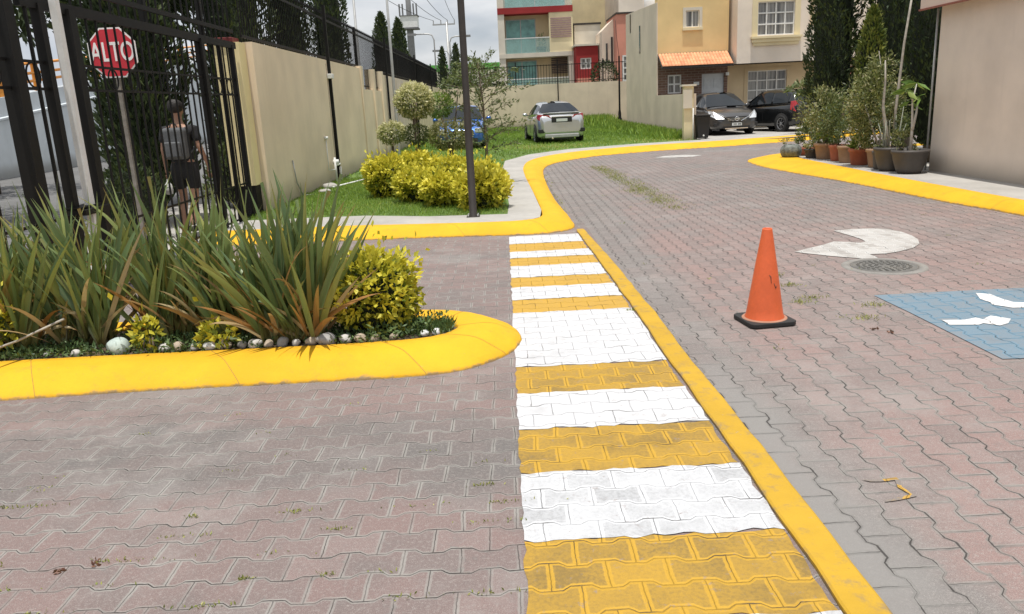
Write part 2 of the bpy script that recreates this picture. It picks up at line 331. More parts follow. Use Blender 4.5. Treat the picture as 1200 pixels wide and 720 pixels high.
def kerb_mat(name, c, chip=1.0):
    mt, nt, b, o = newmat(name); co = objco(nt); sx = N(nt, 'ShaderNodeSeparateXYZ'); nt.links.new(co, sx.inputs[0])
    f = sstep(nt, noise(nt, co, 2.0, 6, .65), .3, .7); cl = mix(nt, f, tuple(x*.90 for x in c), tuple(min(1,x*1.05) for x in c))
    cl = mix(nt, M(nt, 'MULTIPLY', sstep(nt, noise(nt, co, 6, 8, .75), .52, .75), .45), cl, (c[0]*.62, c[1]*.62, c[2]+.03))
    mp = N(nt, 'ShaderNodeMapping'); mp.inputs['Scale'].default_value = (1, 1, .3); nt.links.new(co, mp.inputs[0])
    cl = mix(nt, M(nt, 'MULTIPLY', sstep(nt, noise(nt, mp.outputs[0], 26, 8, .8), .63, .70), .6*chip), cl, (.33,.27,.20))
    low = M(nt, 'SUBTRACT', 1, sstep(nt, M(nt, 'SUBTRACT', sx.outputs[2], M(nt, 'MULTIPLY', M(nt, 'SUBTRACT', noise(nt, co, 9, 6, .7), .5), .10)), -.004, .022))
    cl = mix(nt, M(nt, 'MULTIPLY', low, .8), cl, (.17,.145,.12))
    cl = mix(nt, M(nt, 'MULTIPLY', sstep(nt, noise(nt, co, 70, 6, .7), .60, .70), .45), cl, (.30,.20,.06))
    nt.links.new(cl, b.inputs['Base Color']); b.inputs['Roughness'].default_value = .78; b.inputs['Specular IOR Level'].default_value = .3
    bump(nt, b, M(nt, 'ADD', noise(nt, co, 30, 6, .7), M(nt, 'MULTIPLY', noise(nt, co, 5, 3), 1.5)), .5, .008)
    return mt
m_kerb = kerb_mat('kerb_yellow', (.68,.375,.014))
m_band = kerb_mat('band_yellow', (.47,.285,.025), 1.6)
m_joint = plain('kerb_joint', (.30,.19,.05), .9, bmp=0)
m_conc = plain('concrete', (.36,.345,.32), .9, var=.12, scale=1.3, dirt=.5, dirtc=(.24,.23,.21), bmp=.5, bdist=.004, bscale=70)
m_asph = plain('asphalt', (.13,.13,.13), .9, var=.15, scale=.8, bmp=.4, bscale=80)
m_earth = plain('earth', (.09,.065,.04), .95, var=.35, scale=8, bmp=.8, bdist=.02, bscale=25)
m_grassbase = plain('grass_base', (.10,.17,.035), .95, var=.35, scale=3, dirt=.5, dirtc=(.20,.18,.08), bmp=.8, bdist=.03, bscale=40)
m_black = plain('black_iron', (.009,.0085,.008), .6, var=.2, bmp=.1, spec=.2)
m_iron2 = plain('brown_iron', (.032,.026,.022), .5, var=.2, bmp=.15, dirt=.3, dirtc=(.06,.045,.035))
m_white = plain('white_paint', (.72,.72,.70), .6, var=.06, dirt=.2)
m_galv = plain('galvanised', (.42,.42,.41), .5, .4, var=.1)
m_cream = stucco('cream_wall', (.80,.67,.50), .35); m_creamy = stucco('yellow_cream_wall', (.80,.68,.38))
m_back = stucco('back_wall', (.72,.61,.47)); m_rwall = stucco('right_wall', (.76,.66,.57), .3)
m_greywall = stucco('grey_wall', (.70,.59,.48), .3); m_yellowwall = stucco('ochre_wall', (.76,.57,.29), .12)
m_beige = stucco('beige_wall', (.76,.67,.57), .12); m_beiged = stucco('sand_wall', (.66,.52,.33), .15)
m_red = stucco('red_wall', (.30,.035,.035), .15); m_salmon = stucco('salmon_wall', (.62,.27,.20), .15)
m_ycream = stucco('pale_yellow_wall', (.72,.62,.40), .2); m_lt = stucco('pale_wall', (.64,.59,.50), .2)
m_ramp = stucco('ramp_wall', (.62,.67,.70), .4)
m_glass = plain('window_glass', (.03,.035,.04), .08, var=.2, bmp=0, spec=.8)
m_teal = plain('teal_curtain', (.16,.36,.34), .25, var=.3, scale=2, bmp=0)
m_curt = None
m_orange = plain('orange_paint', (.78,.30,.03), .5, var=.1)
m_bark = plain('bark', (.14,.11,.08), .9, var=.3, scale=12, bmp=.6, bdist=.01)
m_barkpale = plain('pale_bark', (.36,.33,.28), .85, var=.25, scale=12, bmp=.5, bdist=.006)
m_rubber = plain('rubber', (.02,.02,.02), .75, var=.2)
m_plastic = plain('black_plastic', (.012,.012,.013), .5, var=.1)
def curtain_mat():
    mt, nt, b, o = newmat('curtain_glass'); co = objco(nt)
    mp = N(nt, 'ShaderNodeMapping'); mp.inputs['Scale'].default_value = (14, 14, .5); nt.links.new(co, mp.inputs[0])
    f = sstep(nt, noise(nt, mp.outputs[0], 1, 3), .3, .7)
    nt.links.new(mix(nt, f, (.09,.09,.09), (.36,.35,.33)), b.inputs['Base Color']); b.inputs['Roughness'].default_value = .12
    return mt
m_curt = curtain_mat()
f_phorm = None
def phorm_mat():
    mt, nt, b, o = newmat('sword_leaf'); a = N(nt, 'ShaderNodeAttribute', attribute_name='rnd').outputs['Fac']
    t = N(nt, 'ShaderNodeAttribute', attribute_name='t').outputs['Fac']; c = N(nt, 'ShaderNodeAttribute', attribute_name='c').outputs['Fac']
    r = N(nt, 'ShaderNodeValToRGB'); nt.links.new(a, r.inputs[0]); e = r.color_ramp.elements
    for i, (p, q) in enumerate([(0,(.09,.165,.07)),(.42,(.19,.275,.09)),(.60,(.34,.36,.09)),(.72,(.26,.15,.055)),(.86,(.46,.19,.045)),(.97,(.48,.38,.22))]):
        k = e[i] if i < 2 else e.new(p)
        k.position = p; k.color = (*q, 1)
    cl = r.outputs[0]
    cl = mix(nt, M(nt, 'MULTIPLY', M(nt, 'SUBTRACT', 1, sstep(nt, t, .02, .30)), .75), cl, (.27,.20,.06))     # straw-coloured base
    tip = M(nt, 'MULTIPLY', sstep(nt, t, .86, 1.0), sstep(nt, a, .2, .8)); cl = mix(nt, tip, cl, (.26,.13,.05))
    ed = M(nt, 'MULTIPLY', sstep(nt, M(nt, 'ABSOLUTE', M(nt, 'SUBTRACT', c, .5)), .40, .5), .6); cl = mix(nt, ed, cl, (.20,.09,.035))
    cv = N(nt, 'ShaderNodeCombineXYZ'); nt.links.new(M(nt, 'MULTIPLY', c, 9), cv.inputs[0]); nt.links.new(M(nt, 'MULTIPLY', t, 1.5), cv.inputs[1]); nt.links.new(M(nt, 'MULTIPLY', a, 90), cv.inputs[2])
    st = noise(nt, cv.outputs[0], 2.0, 3); cl = mix(nt, M(nt, 'MULTIPLY', sstep(nt, st, .4, .7), .4), cl, (.23,.26,.13))
    nt.links.new(cl, b.inputs['Base Color']); b.inputs['Roughness'].default_value = .38; b.inputs['Specular IOR Level'].default_value = .55
    tr = N(nt, 'ShaderNodeBsdfTranslucent'); nt.links.new(mix(nt, .3, cl, (.4,.4,.05)), tr.inputs[0])
    ms = N(nt, 'ShaderNodeMixShader'); ms.inputs[0].default_value = .22
    nt.links.new(b.outputs[0], ms.inputs[1]); nt.links.new(tr.outputs[0], ms.inputs[2]); nt.links.new(ms.outputs[0], o.inputs[0])
    return mt
f_phorm = phorm_mat()
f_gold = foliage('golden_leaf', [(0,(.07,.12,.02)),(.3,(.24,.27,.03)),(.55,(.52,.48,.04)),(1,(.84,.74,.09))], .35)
f_cyp = foliage('cypress_leaf', [(0,(.018,.035,.014)),(.6,(.038,.062,.022)),(1,(.075,.10,.03))], .1, .7)
f_topi = foliage('variegated_leaf', [(0,(.09,.12,.04)),(.35,(.30,.32,.11)),(.65,(.60,.57,.32)),(1,(.78,.74,.48))], .35)
f_mid = foliage('mid_leaf', [(0,(.035,.06,.025)),(.5,(.10,.14,.05)),(1,(.24,.27,.12))], .25)
f_shrub = foliage('shrub_leaf', [(0,(.06,.08,.03)),(.4,(.17,.20,.07)),(.75,(.36,.36,.17)),(1,(.62,.56,.36))], .3)
f_bright = foliage('bright_leaf', [(0,(.05,.10,.02)),(.6,(.13,.24,.05)),(1,(.30,.38,.10))], .3)
f_grass = foliage('grass_blade', [(0,(.09,.15,.025)),(.5,(.19,.32,.05)),(.85,(.34,.45,.07)),(1,(.52,.46,.18))], .3)
f_cover = foliage('cover_leaf', [(0,(.03,.06,.02)),(.6,(.08,.14,.045)),(1,(.18,.26,.10))], .2)
f_weed = foliage('weed_leaf', [(0,(.12,.15,.03)),(.5,(.26,.29,.06)),(1,(.42,.40,.14))], .2)
f_conif = foliage('golden_conifer', [(0,(.04,.07,.015)),(.5,(.11,.15,.03)),(1,(.30,.30,.06))], .15)

# ------------------------------------------------------------------ ground, roads, kerbs, markings
def sheet(name, poly, z, mat, kind='structure'):
    me = bpy.data.meshes.new(name); me.from_pydata([(x,y,z) for x,y in poly], [], [tuple(range(len(poly)))]); me.update()
    bm = bmesh.new(); bm.from_mesh(me); bmesh.ops.triangulate(bm, faces=bm.faces[:])
    for f in bm.faces:
        if f.normal.z < 0: f.normal_flip()
    bm.to_mesh(me); bm.free()
    me.materials.append(mat); o = bpy.data.objects.new(name, me); col.objects.link(o)
    return tag(o, kind=kind) if kind else o
def catmull(pts, n=8):
    P = [np.array(p, float) for p in pts]; P = [2*P[0]-P[1]]+P+[2*P[-1]-P[-2]]; out = []
    for i in range(1, len(P)-2):
        for k in range(n):
            t = k/n; a, b_, c, d = P[i-1:i+3]
            out.append(.5*((2*b_)+(c-a)*t+(2*a-5*b_+4*c-d)*t*t+(3*b_-a-3*c+d)*t**3))
    out.append(P[-2]); return out
sheet('ground', [(-600,-60),(600,-60),(600,1200),(-600,1200)], -.06, plain('far_ground', (.13,.14,.09), .95, var=.3, scale=.05, bmp=0))
sheet('public_street', [(-60,-10),(-6.2,-10),(-6.2,90),(-60,90)], -.02, m_asph)
sheet('public_pavement', [(-6.2,-10),(-3.95,-10),(-3.95,60),(-6.2,60)], .03, m_conc)
sheet('entrance_paving', [(-3.95,-6),(1.02,-6),(1.02,10.6),(-3.95,10.6)], 0, m_left)
sheet('road_paving', [(1.02,-6),(8,-6),(8,19),(40,24),(40,44),(9,28),(.9,24),(.5,10.0),(1.02,10.0)], -.003, m_right)
sheet('driveway_concrete', [(6.6,25.4),(9,25.9),(14,28),(40,44),(40,52),(6.6,34)], .115, m_conc)

def kerb(name, outer, inner, h=.125, n=8, mat=m_kerb, jit=.0022):
    A, B = catmull(outer, n), catmull(inner, n)
    prof = [(0,-.05),(0,.008),(.025,.022),(.12,.046),(.36,.100),(.46,.115),(.58,h*.985),(.80,h),(.98,h*.99),(1,h*.9),(1,.0)]
    vs = []
    for i, (a, b_) in enumerate(zip(A, B)):
        j = rng.normal(0, jit, 2)
        for t, z in prof:
            p = a*(1-t)+b_*t + j*(1-t)
            vs.append((p[0], p[1], z+(rng.normal(0, .0006) if z > 0 else 0)))
    k = len(prof); fs = [(i*k+q, (i+1)*k+q, (i+1)*k+q+1, i*k+q+1) for i in range(len(A)-1) for q in range(k-1)]
    o = tag(MB().add(vs, fs, True).build(name, mat), kind='structure')
    jb = MB()                                        # thin open joints between the cast lengths
    for i in range(5, len(A)-1, 13):
        d_ = unit(np.array([A[i+1]-A[i]]))[0]*.004
        ring_ = [np.array(v) for v in vs[i*k+1:i*k+k-1]]
        jb.add([(v[0],v[1],v[2]+.0018) for v in ring_]+[(v[0]+d_[0],v[1]+d_[1],v[2]+.0018) for v in ring_], [(q,q+1,len(ring_)+q+1,len(ring_)+q) for q in range(len(ring_)-1)])
    o2 = jb.build('kerb_joints', m_joint); tag(o2, kind='structure')
    return o
kerb('island_kerb',
     [(-6.1,4.44),(-4.2,4.50),(-3.12,4.54),(-2.37,4.585),(-1.59,4.60),(-.8,4.61),(-.36,4.68),(-.08,4.92),(.045,5.2),(.03,5.5),(-.14,5.82),(-.55,6.05),(-1.3,6.1),(-3.0,6.1),(-6.1,6.1)],
     [(-6.1,4.90),(-4.2,4.96),(-3.36,4.98),(-2.6,4.99),(-1.9,4.99),(-1.13,5.00),(-.70,5.03),(-.50,5.10),(-.40,5.22),(-.39,5.33),(-.46,5.43),(-.60,5.52),(-1.3,5.62),(-3.0,5.65),(-6.1,5.65)])
kerb('street_kerb',
     [(-3.9,10.05),(-2.0,9.98),(-.8,9.9),(.05,9.80),(.55,9.84),(.84,10.15),(.87,10.9),(.80,13.2),(.81,16.1),(.90,19.0),(1.15,20.7),(1.75,22.0),(2.75,23.2),(4.47,24.1),(6.78,24.7),(8.87,25.5),(12,26.9),(20,31),(36,40)],
     [(-3.9,10.6),(-2.2,10.52),(-1.06,10.34),(-.1,10.22),(.25,10.28),(.43,10.5),(.48,11.2),(.45,13.7),(.40,16.6),(.43,19.1),(.66,21.1),(1.25,22.7),(2.4,24.1),(4.3,25.2),(6.70,25.8),(8.7,26.6),(11.8,28),(19.7,32.1),(35.5,41)])
kerb('opposite_kerb',
     [(6.25,-3),(6.22,4),(6.17,9.4),(6.02,10.8),(5.9,13.5),(5.62,16.4),(5.60,18.0),(5.85,19.3),(6.6,20.0),(8,20.4),(14,21.6),(30,24)],
     [(6.6,-3),(6.57,4),(6.50,9.4),(6.47,10.8),(6.45,13.0),(6.50,16.2),(6.55,17.6),(6.62,18.4),(6.95,18.95),(8,19.4),(14,20.6),(30,23)])
sheet('opposite_sidewalk', [(6.6,-3),(9.6,-3),(9.6,17.6),(30,18),(30,22.95),(14,20.55),(8,19.35),(6.95,18.9),(6.62,18.35),(6.55,17.6),(6.5,16.2),(6.45,13),(6.5,9.4),(6.57,4)], .112, m_conc)
sheet('sidewalk', [(-3.85,10.58),(-2.2,10.5),(-1.06,10.32),(-.1,10.2),(.25,10.26),(.43,10.5),(.48,11.2),(.45,13.7),(.4,16.6),(.43,19.1),(.66,21.1),(1.25,22.7),(2.4,24.1),(4.3,25.2),(6.7,25.8),(6.6,27.0),(4.2,26.4),(2.0,25.3),(.7,23.6),(.0,21.4),(-.06,19),(-.02,16),(.03,12),(.0,10.95),(-1.1,11.1),(-2.05,11.5),(-3.85,11.6)], .116, m_conc)
sheet('island_soil', [(-6.1,4.88),(-1.1,4.95),(-.55,5.05),(-.38,5.3),(-.5,5.5),(-1.3,5.66),(-6.1,5.7)], .105, m_earth)
sheet('lawn_soil', [(-3.85,11.58),(-2.05,11.48),(-1.1,11.08),(.0,10.93),(.03,12),(-.02,16),(-.06,19),(.0,21.4),(.7,23.6),(2.0,25.3),(4.2,26.4),(6.55,26.95),(6.55,50.2),(-3.85,50.2)], .108, m_grassbase)

def jagged(x0f, x1f, y0, y1, z, name, mat, ylow=.012, seed=0):
    """painted strip with hand-rolled edges"""
    g = random.Random(seed); n = 26; a = []; b_ = []
    p0, p1 = g.uniform(0, 6), g.uniform(0, 6)
    for i in range(n+1):
        t = i/n
        w0 = .008*math.sin(t*19+p0)+g.uniform(-.011, .011); w1 = .008*math.sin(t*23+p1)+g.uniform(-.006, .006)
        x = x0f(y0)*(1-t)+x1f(y0)*t; xb = x0f(y1)*(1-t)+x1f(y1)*t
        a.append((x, y0+w0)); b_.append((xb, y1+w1))
    # side edges
    m1 = []
    for k in range(1, 8):
        y = y0+(y1-y0)*k/8; m1.append((x1f(y)+g.uniform(-.012, .006), y))
    m0 = []
    for k in range(7, 0, -1):
        y = y0+(y1-y0)*k/8; m0.append((x0f(y)+g.uniform(-.008, .008), y))
    return sheet(name, a+m1+b_[::-1]+m0, z, mat)
xr = lambda y: float(np.interp(y, [1.2,2.2,3.2,4.7,5.7,8.1,9.7], [1.0,.995,.985,.955,.95,.90,.86]))
def xl(y): return .004
ys = [9.69,9.15,8.65,8.28,7.85,7.31,6.90,6.44,6.01,4.70,4.23,3.72,3.23,2.67,2.17,1.55,1.0]
for i in range(len(ys)-1):
    y1, y0 = ys[i], ys[i+1]; white = i % 2 == 0
    mat = (m_wpaint if y1 > 4.8 else m_wpaint2) if white else (m_ypaint if y1 > 4.8 else m_ypaint2)
    if white and 3.7 < y0 < 4: mat = m_wpaint
    x0 = xl
    jagged(x0, (lambda y: xr(y)-.006) if white else (lambda y: xr(y)-.012), y0, y1, .005 if white else .003, 'crosswalk_white_stripe' if white else 'crosswalk_yellow_stripe', mat, seed=i)
# yellow concrete band at the road's edge
vs = []; BY = np.concatenate([np.arange(-2, 9.95, .2), [9.95]])
for y in BY:
    a = xr(y); b_ = a+float(np.interp(y, [2,5,8,9.95], [.138,.135,.13,.10])); j = rng.normal(0, .0035, 2); zt = .022+rng.normal(0, .001)
    vs += [(a+j[0],y,-.02),(a+j[0],y,zt-.006),(a+j[0]+.008,y,zt),(b_+j[1]-.01,y,zt),(b_+j[1],y,zt-.007),(b_+j[1],y,-.02)]
tag(MB().add(vs, [(i*6+q,(i+1)*6+q,(i+1)*6+q+1,i*6+q+1) for i in range(len(BY)-1) for q in range(5)], False).build('yellow_edge_band', m_band), kind='structure')
# arrow, blue bay and its white strokes
arrow = [(2.889,7.91),(3.10,8.07),(3.30,8.21),(3.478,8.37),(3.60,8.31),(3.70,8.23),(3.78,8.28),(3.80,8.42),(3.79,8.62),(3.74,9.03),(4.0,9.09),(4.2,9.06),(4.33,8.97),(4.39,8.76),(4.38,8.5),(4.33,8.27),(4.22,8.02),(4.05,7.82),(3.84,7.68),(3.68,7.61),(3.52,7.61),(3.53,7.5),(3.50,7.28),(3.36,7.44),(3.15,7.62),(3.0,7.78)]
sheet('turn_arrow_marking', arrow, .003, m_wmark)
sheet('small_arrow_marking', [(4.0,21.5),(4.35,21.95),(4.9,22.05),(5.3,21.6),(4.95,21.2),(4.5,21.25)], .003, m_wmark)
sheet('blue_bay_marking', [(2.85,6.04),(2.87,5.5),(2.88,4.43),(3.4,4.41),(4.4,4.40),(4.4,6.05),(3.6,6.05)], .002, m_bmark)
sheet('wheelchair_mark_stroke', [(2.97,5.27),(2.96,5.15),(3.14,5.12),(3.19,5.15),(3.26,5.08),(3.34,5.12),(3.42,5.22),(3.34,5.32),(3.24,5.24),(3.22,5.29),(3.12,5.25)], .006, m_wcrisp)
sheet('wheelchair_mark_bar', [(3.60,5.95),(3.53,5.77),(3.54,5.66),(3.52,5.60),(3.60,5.49),(3.72,5.48),(3.82,5.60),(3.70,5.64),(3.68,5.74),(3.68,5.90)], .006, m_wcrisp)
# old yellow outline left on one paver
sheet('paint_trace_marking', [(1.43,3.03),(1.50,3.022),(1.58,3.035),(1.582,3.0),(1.562,2.95),(1.585,2.87),(1.50,2.845),(1.44,2.835),(1.445,2.85),(1.50,2.865),(1.565,2.885),(1.545,2.95),(1.562,3.01),(1.50,3.004),(1.46,3.008)], .002, m_trace)

# ------------------------------------------------------------------ manhole
mh = MB(); mh.lathe([(0,.004),(.25,.004),(.255,.001),(.262,.001),(.266,.006),(.285,.006),(.285,-.01)], n=48)
cx, cy = 3.41, 7.07
mo = empty('manhole_cover', (cx,cy,0), 0, 'round grey cast manhole cover with studded rings beside the big white arrow', 'manhole cover')
m_mh = plain('manhole_metal', (.14,.135,.125), .65, .2, var=.2, dirt=.5)
mh.build('cover', m_mh, mo)
fr = MB(); fr.lathe([(.29,-.01),(.29,.004),(.36,.004),(.365,-.004)], n=48); fr.build('frame', plain('manhole_frame', (.22,.21,.195), .9, var=.15, dirt=.4, scale=8), mo)
st = MB()
for rr, n in ((.07,8),(.12,14),(.17,20),(.22,26)):
    for k in range(n):
        a = 2*math.pi*k/n+rr*9; x, y = rr*math.cos(a), rr*math.sin(a); st.box(x-.011,x+.011,y-.011,y+.011,.003,.010)
st.build('tread', m_mh, mo)

# ------------------------------------------------------------------ left boundary wall, pillar, fence
WX = -3.87
wl = empty('boundary_wall', (WX,13,0), 0, 'long cream boundary wall along the left of the lawn with a gap and slim piers', 'wall')
b = MB(); b.box(-.12,.12,-.3,9.4,-.05,2.68); b.build('wall_panel', m_cream, wl)
b = MB(); b.box(-.12,.10,9.4,12.9,-.05,2.15); b.build('wall_panel', m_cream, wl)
b = MB(); b.box(-.12,.10,12.9,37.2,-.05,2.66); b.build('wall_panel', m_cream, wl)
for y in (9.2, 11.3, 12.95):
    b = MB(); b.box(-.10,.16,y-.14,y+.14,0,2.74); b.build('pier', m_cream, wl)
for y in (4.85, 16.5, 21, 26, 31):
    b = MB(); b.box(.119,.124,y,y+.02,.1,2.6); b.build('joint', plain('joint_dark', (.28,.22,.15), .9), wl)
pl = empty('gate_pillar', (-4.05,12.45,0), 0, 'pale yellow gate pillar with dark red cap at the near end of the wall', 'pillar')
b = MB(); b.box(-.17,.20,-.08,.22,.55,2.66); b.build('shaft', m_creamy, pl)
b = MB(); b.box(-.15,.18,-.06,.2,-.02,.55); b.build('base', m_black, pl)
b = MB(); b.box(-.19,.12,-.11,.22,2.66,2.73); b.build('cap', plain('oxide_red', (.13,.015,.015), .7), pl, .01)

def fence_bars(b, x, y0, y1, z0, z1, gap=.115, r=.009, spear=True):
    n = max(1, int((y1-y0)/gap))
    for i in range(n+1):
        y = y0+(y1-y0)*i/n; b.box(x-r,x+r,y-r,y+r,z0,z1)
        if spear: b.add([(x-.02,y,z1),(x,y-.02,z1),(x+.02,y,z1),(x,y+.02,z1),(x,y,z1+.09)], [(0,1,4),(1,2,4),(2,3,4),(3,0,4),(3,2,1,0)])
def rails(b, x, y0, y1, zs, t=.022):
    for z in zs: b.box(x-t*.6,x+t*.6,y0,y1,z-t,z+t)
fe = empty('wall_top_fence', (0,0,0), 0, 'tall black iron fence with pointed bars standing on the cream boundary wall', 'fence')
segs_ = [(12.6,18.0),(18.0,22.4),(22.4,25.9),(25.9,31),(31,38),(38,50)]
for i, (a, c) in enumerate(segs_):
    z0 = 2.15 if i == 2 else 2.66
    b = MB(); fence_bars(b, WX, a, c, z0, 3.68, .125 if a < 25 else .17, .0065 if a < 25 else .011); rails(b, WX, a, c, [z0+.10, 3.58]); b.build('fence_panel', m_black, fe)
for y in (18, 27, 36, 44):
    b = MB(); b.box(WX+.125,WX+.185,y-.035,y+.035,.05,3.8); b.build('post', m_black, fe)
for y in (22.4, 31):
    b = MB(); b.box(WX-.03,WX+.03,y-.03,y+.03,2.66,3.75); b.build('post', m_black, fe)

# gate fence between the planted island and the pillar
GX = -3.9
gt = empty('iron_gate', (0,0,0), 0, 'wide black iron gate with ring pattern between planter and yellow pillar', 'gate')
b = MB(); fence_bars(b, GX, 7.80, 12.15, .10, 2.62, .185, .009, False); b.build('bars', m_black, gt)
b = MB(); rails(b, GX, 6.9, 12.3, [2.60], .045); b.build('top_rail', m_black, gt)
b = MB(); rails(b, GX, 4.2, 12.3, [2.80], .026); b.build('upper_rail', m_black, gt)
b = MB(); rails(b, GX, 7.7, 12.2, [2.12, 1.90, .14, .62], .012); b.build('cross_rails', m_black, gt)
def ring(b, x, y, z, r, t=.008):
    pts = [(x, y+r*math.cos(2*math.pi*k/20), z+r*math.sin(2*math.pi*k/20)) for k in range(21)]
    b.tube(pts, t, 6, False)
for k in range(10): b = MB(); ring(b, GX, 7.92+k*.44, 2.01, .10); b.build('ring', m_black, gt)
for y, t in ((7.18,.04),(7.66,.055),(10.9,.05),(11.62,.025),(12.15,.035)):
    b = MB(); b.box(GX-t,GX+t,y-t,y+t,0,2.6); b.build('gate_post', m_black, gt)
b = MB(); b.box(GX-.05,GX+.05,7.7,12.2,.02,.08); b.build('bottom_track', m_galv, gt)
gf = empty('side_fence', (0,0,0), 0, 'black iron fence panel with sparse bars at the far left behind the sword plants', 'fence')
b = MB()
for y in (5.7, 6.13, 7.0): b.box(GX-.012,GX+.012,y-.012,y+.012,.1,2.6)
b.build('bars', m_black, gf)
b = MB(); rails(b, GX, 4.2, 7.15, [2.12, 1.90, .80], .012); b.build('cross_rails', m_black, gf)
for y in (5.9, 6.4, 6.95): b = MB(); ring(b, GX, y, 2.01, .10); b.build('ring', m_black, gf)
b = MB(); b.box(GX-.065,GX+.065,6.60,6.73,0,3.4); b.build('thick_post', m_black, gf)
b = MB(); b.box(GX-.05,GX+.14,7.12,7.62,.80,.85); b.box(GX-.05,GX+.1,7.12,7.5,.86,.875); b.build('lock_plate', m_black, gf)
wp = MB(); wp.box(GX+.03,GX+.09,7.33,7.40,0,3.2)
tag(wp.build('white_post', m_white), 'white painted steel post with chipped paint between the dark gate posts', 'post')
ub = empty('upper_fence', (0,0,0), 0, 'high black iron fence rising behind the gate rail, above the gate', 'fence')
b = MB(); fence_bars(b, GX-.12, 8.0, 12.55, 2.6, 4.0, .19, .009); rails(b, GX-.12, 8, 12.55, [3.6], .02); b.build('bars', m_black, ub)
for y in (9.6, 11.4): MB().box(GX-.16,GX-.09,y-.035,y+.035,2.6,4.0).build('post', m_black, ub)

# ------------------------------------------------------------------ street side: sign, ramp, guard rail
sg = empty('stop_sign', (-4.62,10,0), 0, 'red octagonal ALTO stop sign on a grey post behind the gate', 'sign')
m_sred = plain('sign_red', (.52,.02,.035), .45, var=.06, bmp=0); m_swhite = plain('sign_white', (.80,.78,.76), .5, var=.04, bmp=0)
oc = lambda r: [(r*math.cos(R(22.5+45*k)), 2.40+r*math.sin(R(22.5+45*k))) for k in range(8)]
b = MB(); b.prism_y(oc(.31), -.004, .004); b.build('rim', m_swhite, sg)
b = MB(); b.prism_y(oc(.29), -.008, -.0045); b.build('plate', m_sred, sg)
b = MB(); b.box(-.022,.022,.01,.05,0,2.5); b.build('post', plain('dull_post', (.20,.18,.155), .8, var=.25, scale=10), sg)
def text(name, s, size, loc, rot, mat, parent, ext=.002, xs=1):
    cu = bpy.data.curves.new(name, 'FONT'); cu.body = s; cu.size = size; cu.align_x = 'CENTER'; cu.align_y = 'CENTER'; cu.extrude = ext; cu.offset = size*.012
    o = bpy.data.objects.new(name, cu); col.objects.link(o)
    dg = bpy.context.evaluated_depsgraph_get(); me = bpy.data.meshes.new_from_object(o.evaluated_get(dg)); bpy.data.objects.remove(o)
    o = bpy.data.objects.new(name, me); col.objects.link(o); me.materials.clear(); me.materials.append(mat)
    o.parent = parent; o.location = loc; o.rotation_euler = rot; o.scale = (xs,1,1); return o
text('lettering', 'ALTO', .31, (0,-.011,2.40), (R(90),0,0), m_swhite, sg, xs=.66)
# curved ramp wall with orange guard rail
rp = empty('ramp_wall', (0,0,0), 0, 'pale blue-grey curved ramp wall across the public street behind the gate', 'wall')
P = catmull([(-15.4,10),(-15.8,20),(-16.2,27),(-17.3,36),(-18.6,46),(-20,60),(-22,80)], 6); vs = []
for i, p in enumerate(P):
    zt = 1.7+max(0, (p[1]-18))*.095; 
    for q in ((0,-.1),(0,zt-.72),(.08,zt-.68),(.08,zt-.62),(0,zt-.58),(0,zt),(-.3,zt),(-.3,-.1)): vs.append((p[0]+q[0], p[1], q[1]))
b = MB().add(vs, [(i*8+q,(i+1)*8+q,(i+1)*8+q+1,i*8+q+1) for i in range(len(P)-1) for q in range(7)], False); b.build('wall', m_ramp, rp)
gr = empty('guard_rail', (0,0,0), 0, 'orange tubular guard rail along the top of the ramp wall', 'railing')
for dz in (.35, .62, .95):
    MB().tube([(p[0]-.15, p[1], 1.7+max(0,(p[1]-18))*.095+dz) for p in P], .05, 6).build('rail', m_orange, gr)
for i, p in enumerate(P[::2]):
    zt = 1.7+max(0,(p[1]-18))*.095; MB().box(p[0]-.22,p[0]-.08,p[1]-.12,p[1]+.12,zt,zt+1.0).build('post', m_orange, gr)

# ------------------------------------------------------------------ back wall, houses
def facade(parent, name, x0, x1, z0, z1, y0, y1, mat, holes=()):
    """box x0..x1, y0 (front)..y1 with real recessed openings (x0,x1,z0,z1) in its front"""
    b = MB(); xs = sorted({x0,x1}|{h[0] for h in holes}|{h[1] for h in holes}); zs = sorted({z0,z1}|{h[2] for h in holes}|{h[3] for h in holes})
    for i in range(len(xs)-1):
        for k in range(len(zs)-1):
            cx, cz = (xs[i]+xs[i+1])/2, (zs[k]+zs[k+1])/2
            if any(h[0] < cx < h[1] and h[2] < cz < h[3] for h in holes): continue
            b.add([(xs[i],y0,zs[k]),(xs[i+1],y0,zs[k]),(xs[i+1],y0,zs[k+1]),(xs[i],y0,zs[k+1])], [(0,1,2,3)])
    for h in holes:
        a, c, d, e = h[:4]; y = y0+.14
        b.add([(a,y0,d),(c,y0,d),(c,y0,e),(a,y0,e),(a,y,d),(c,y,d),(c,y,e),(a,y,e)], [(0,4,5,1),(1,5,6,2),(2,6,7,3),(3,7,4,0)])
    b.add([(x0,y0,z0),(x0,y1,z0),(x0,y1,z1),(x0,y0,z1),(x1,y0,z0),(x1,y1,z0),(x1,y1,z1),(x1,y0,z1)], [(0,3,2,1),(4,5,6,7),(3,7,6,2),(1,2,6,5)])
    return b.build(name, mat, parent)
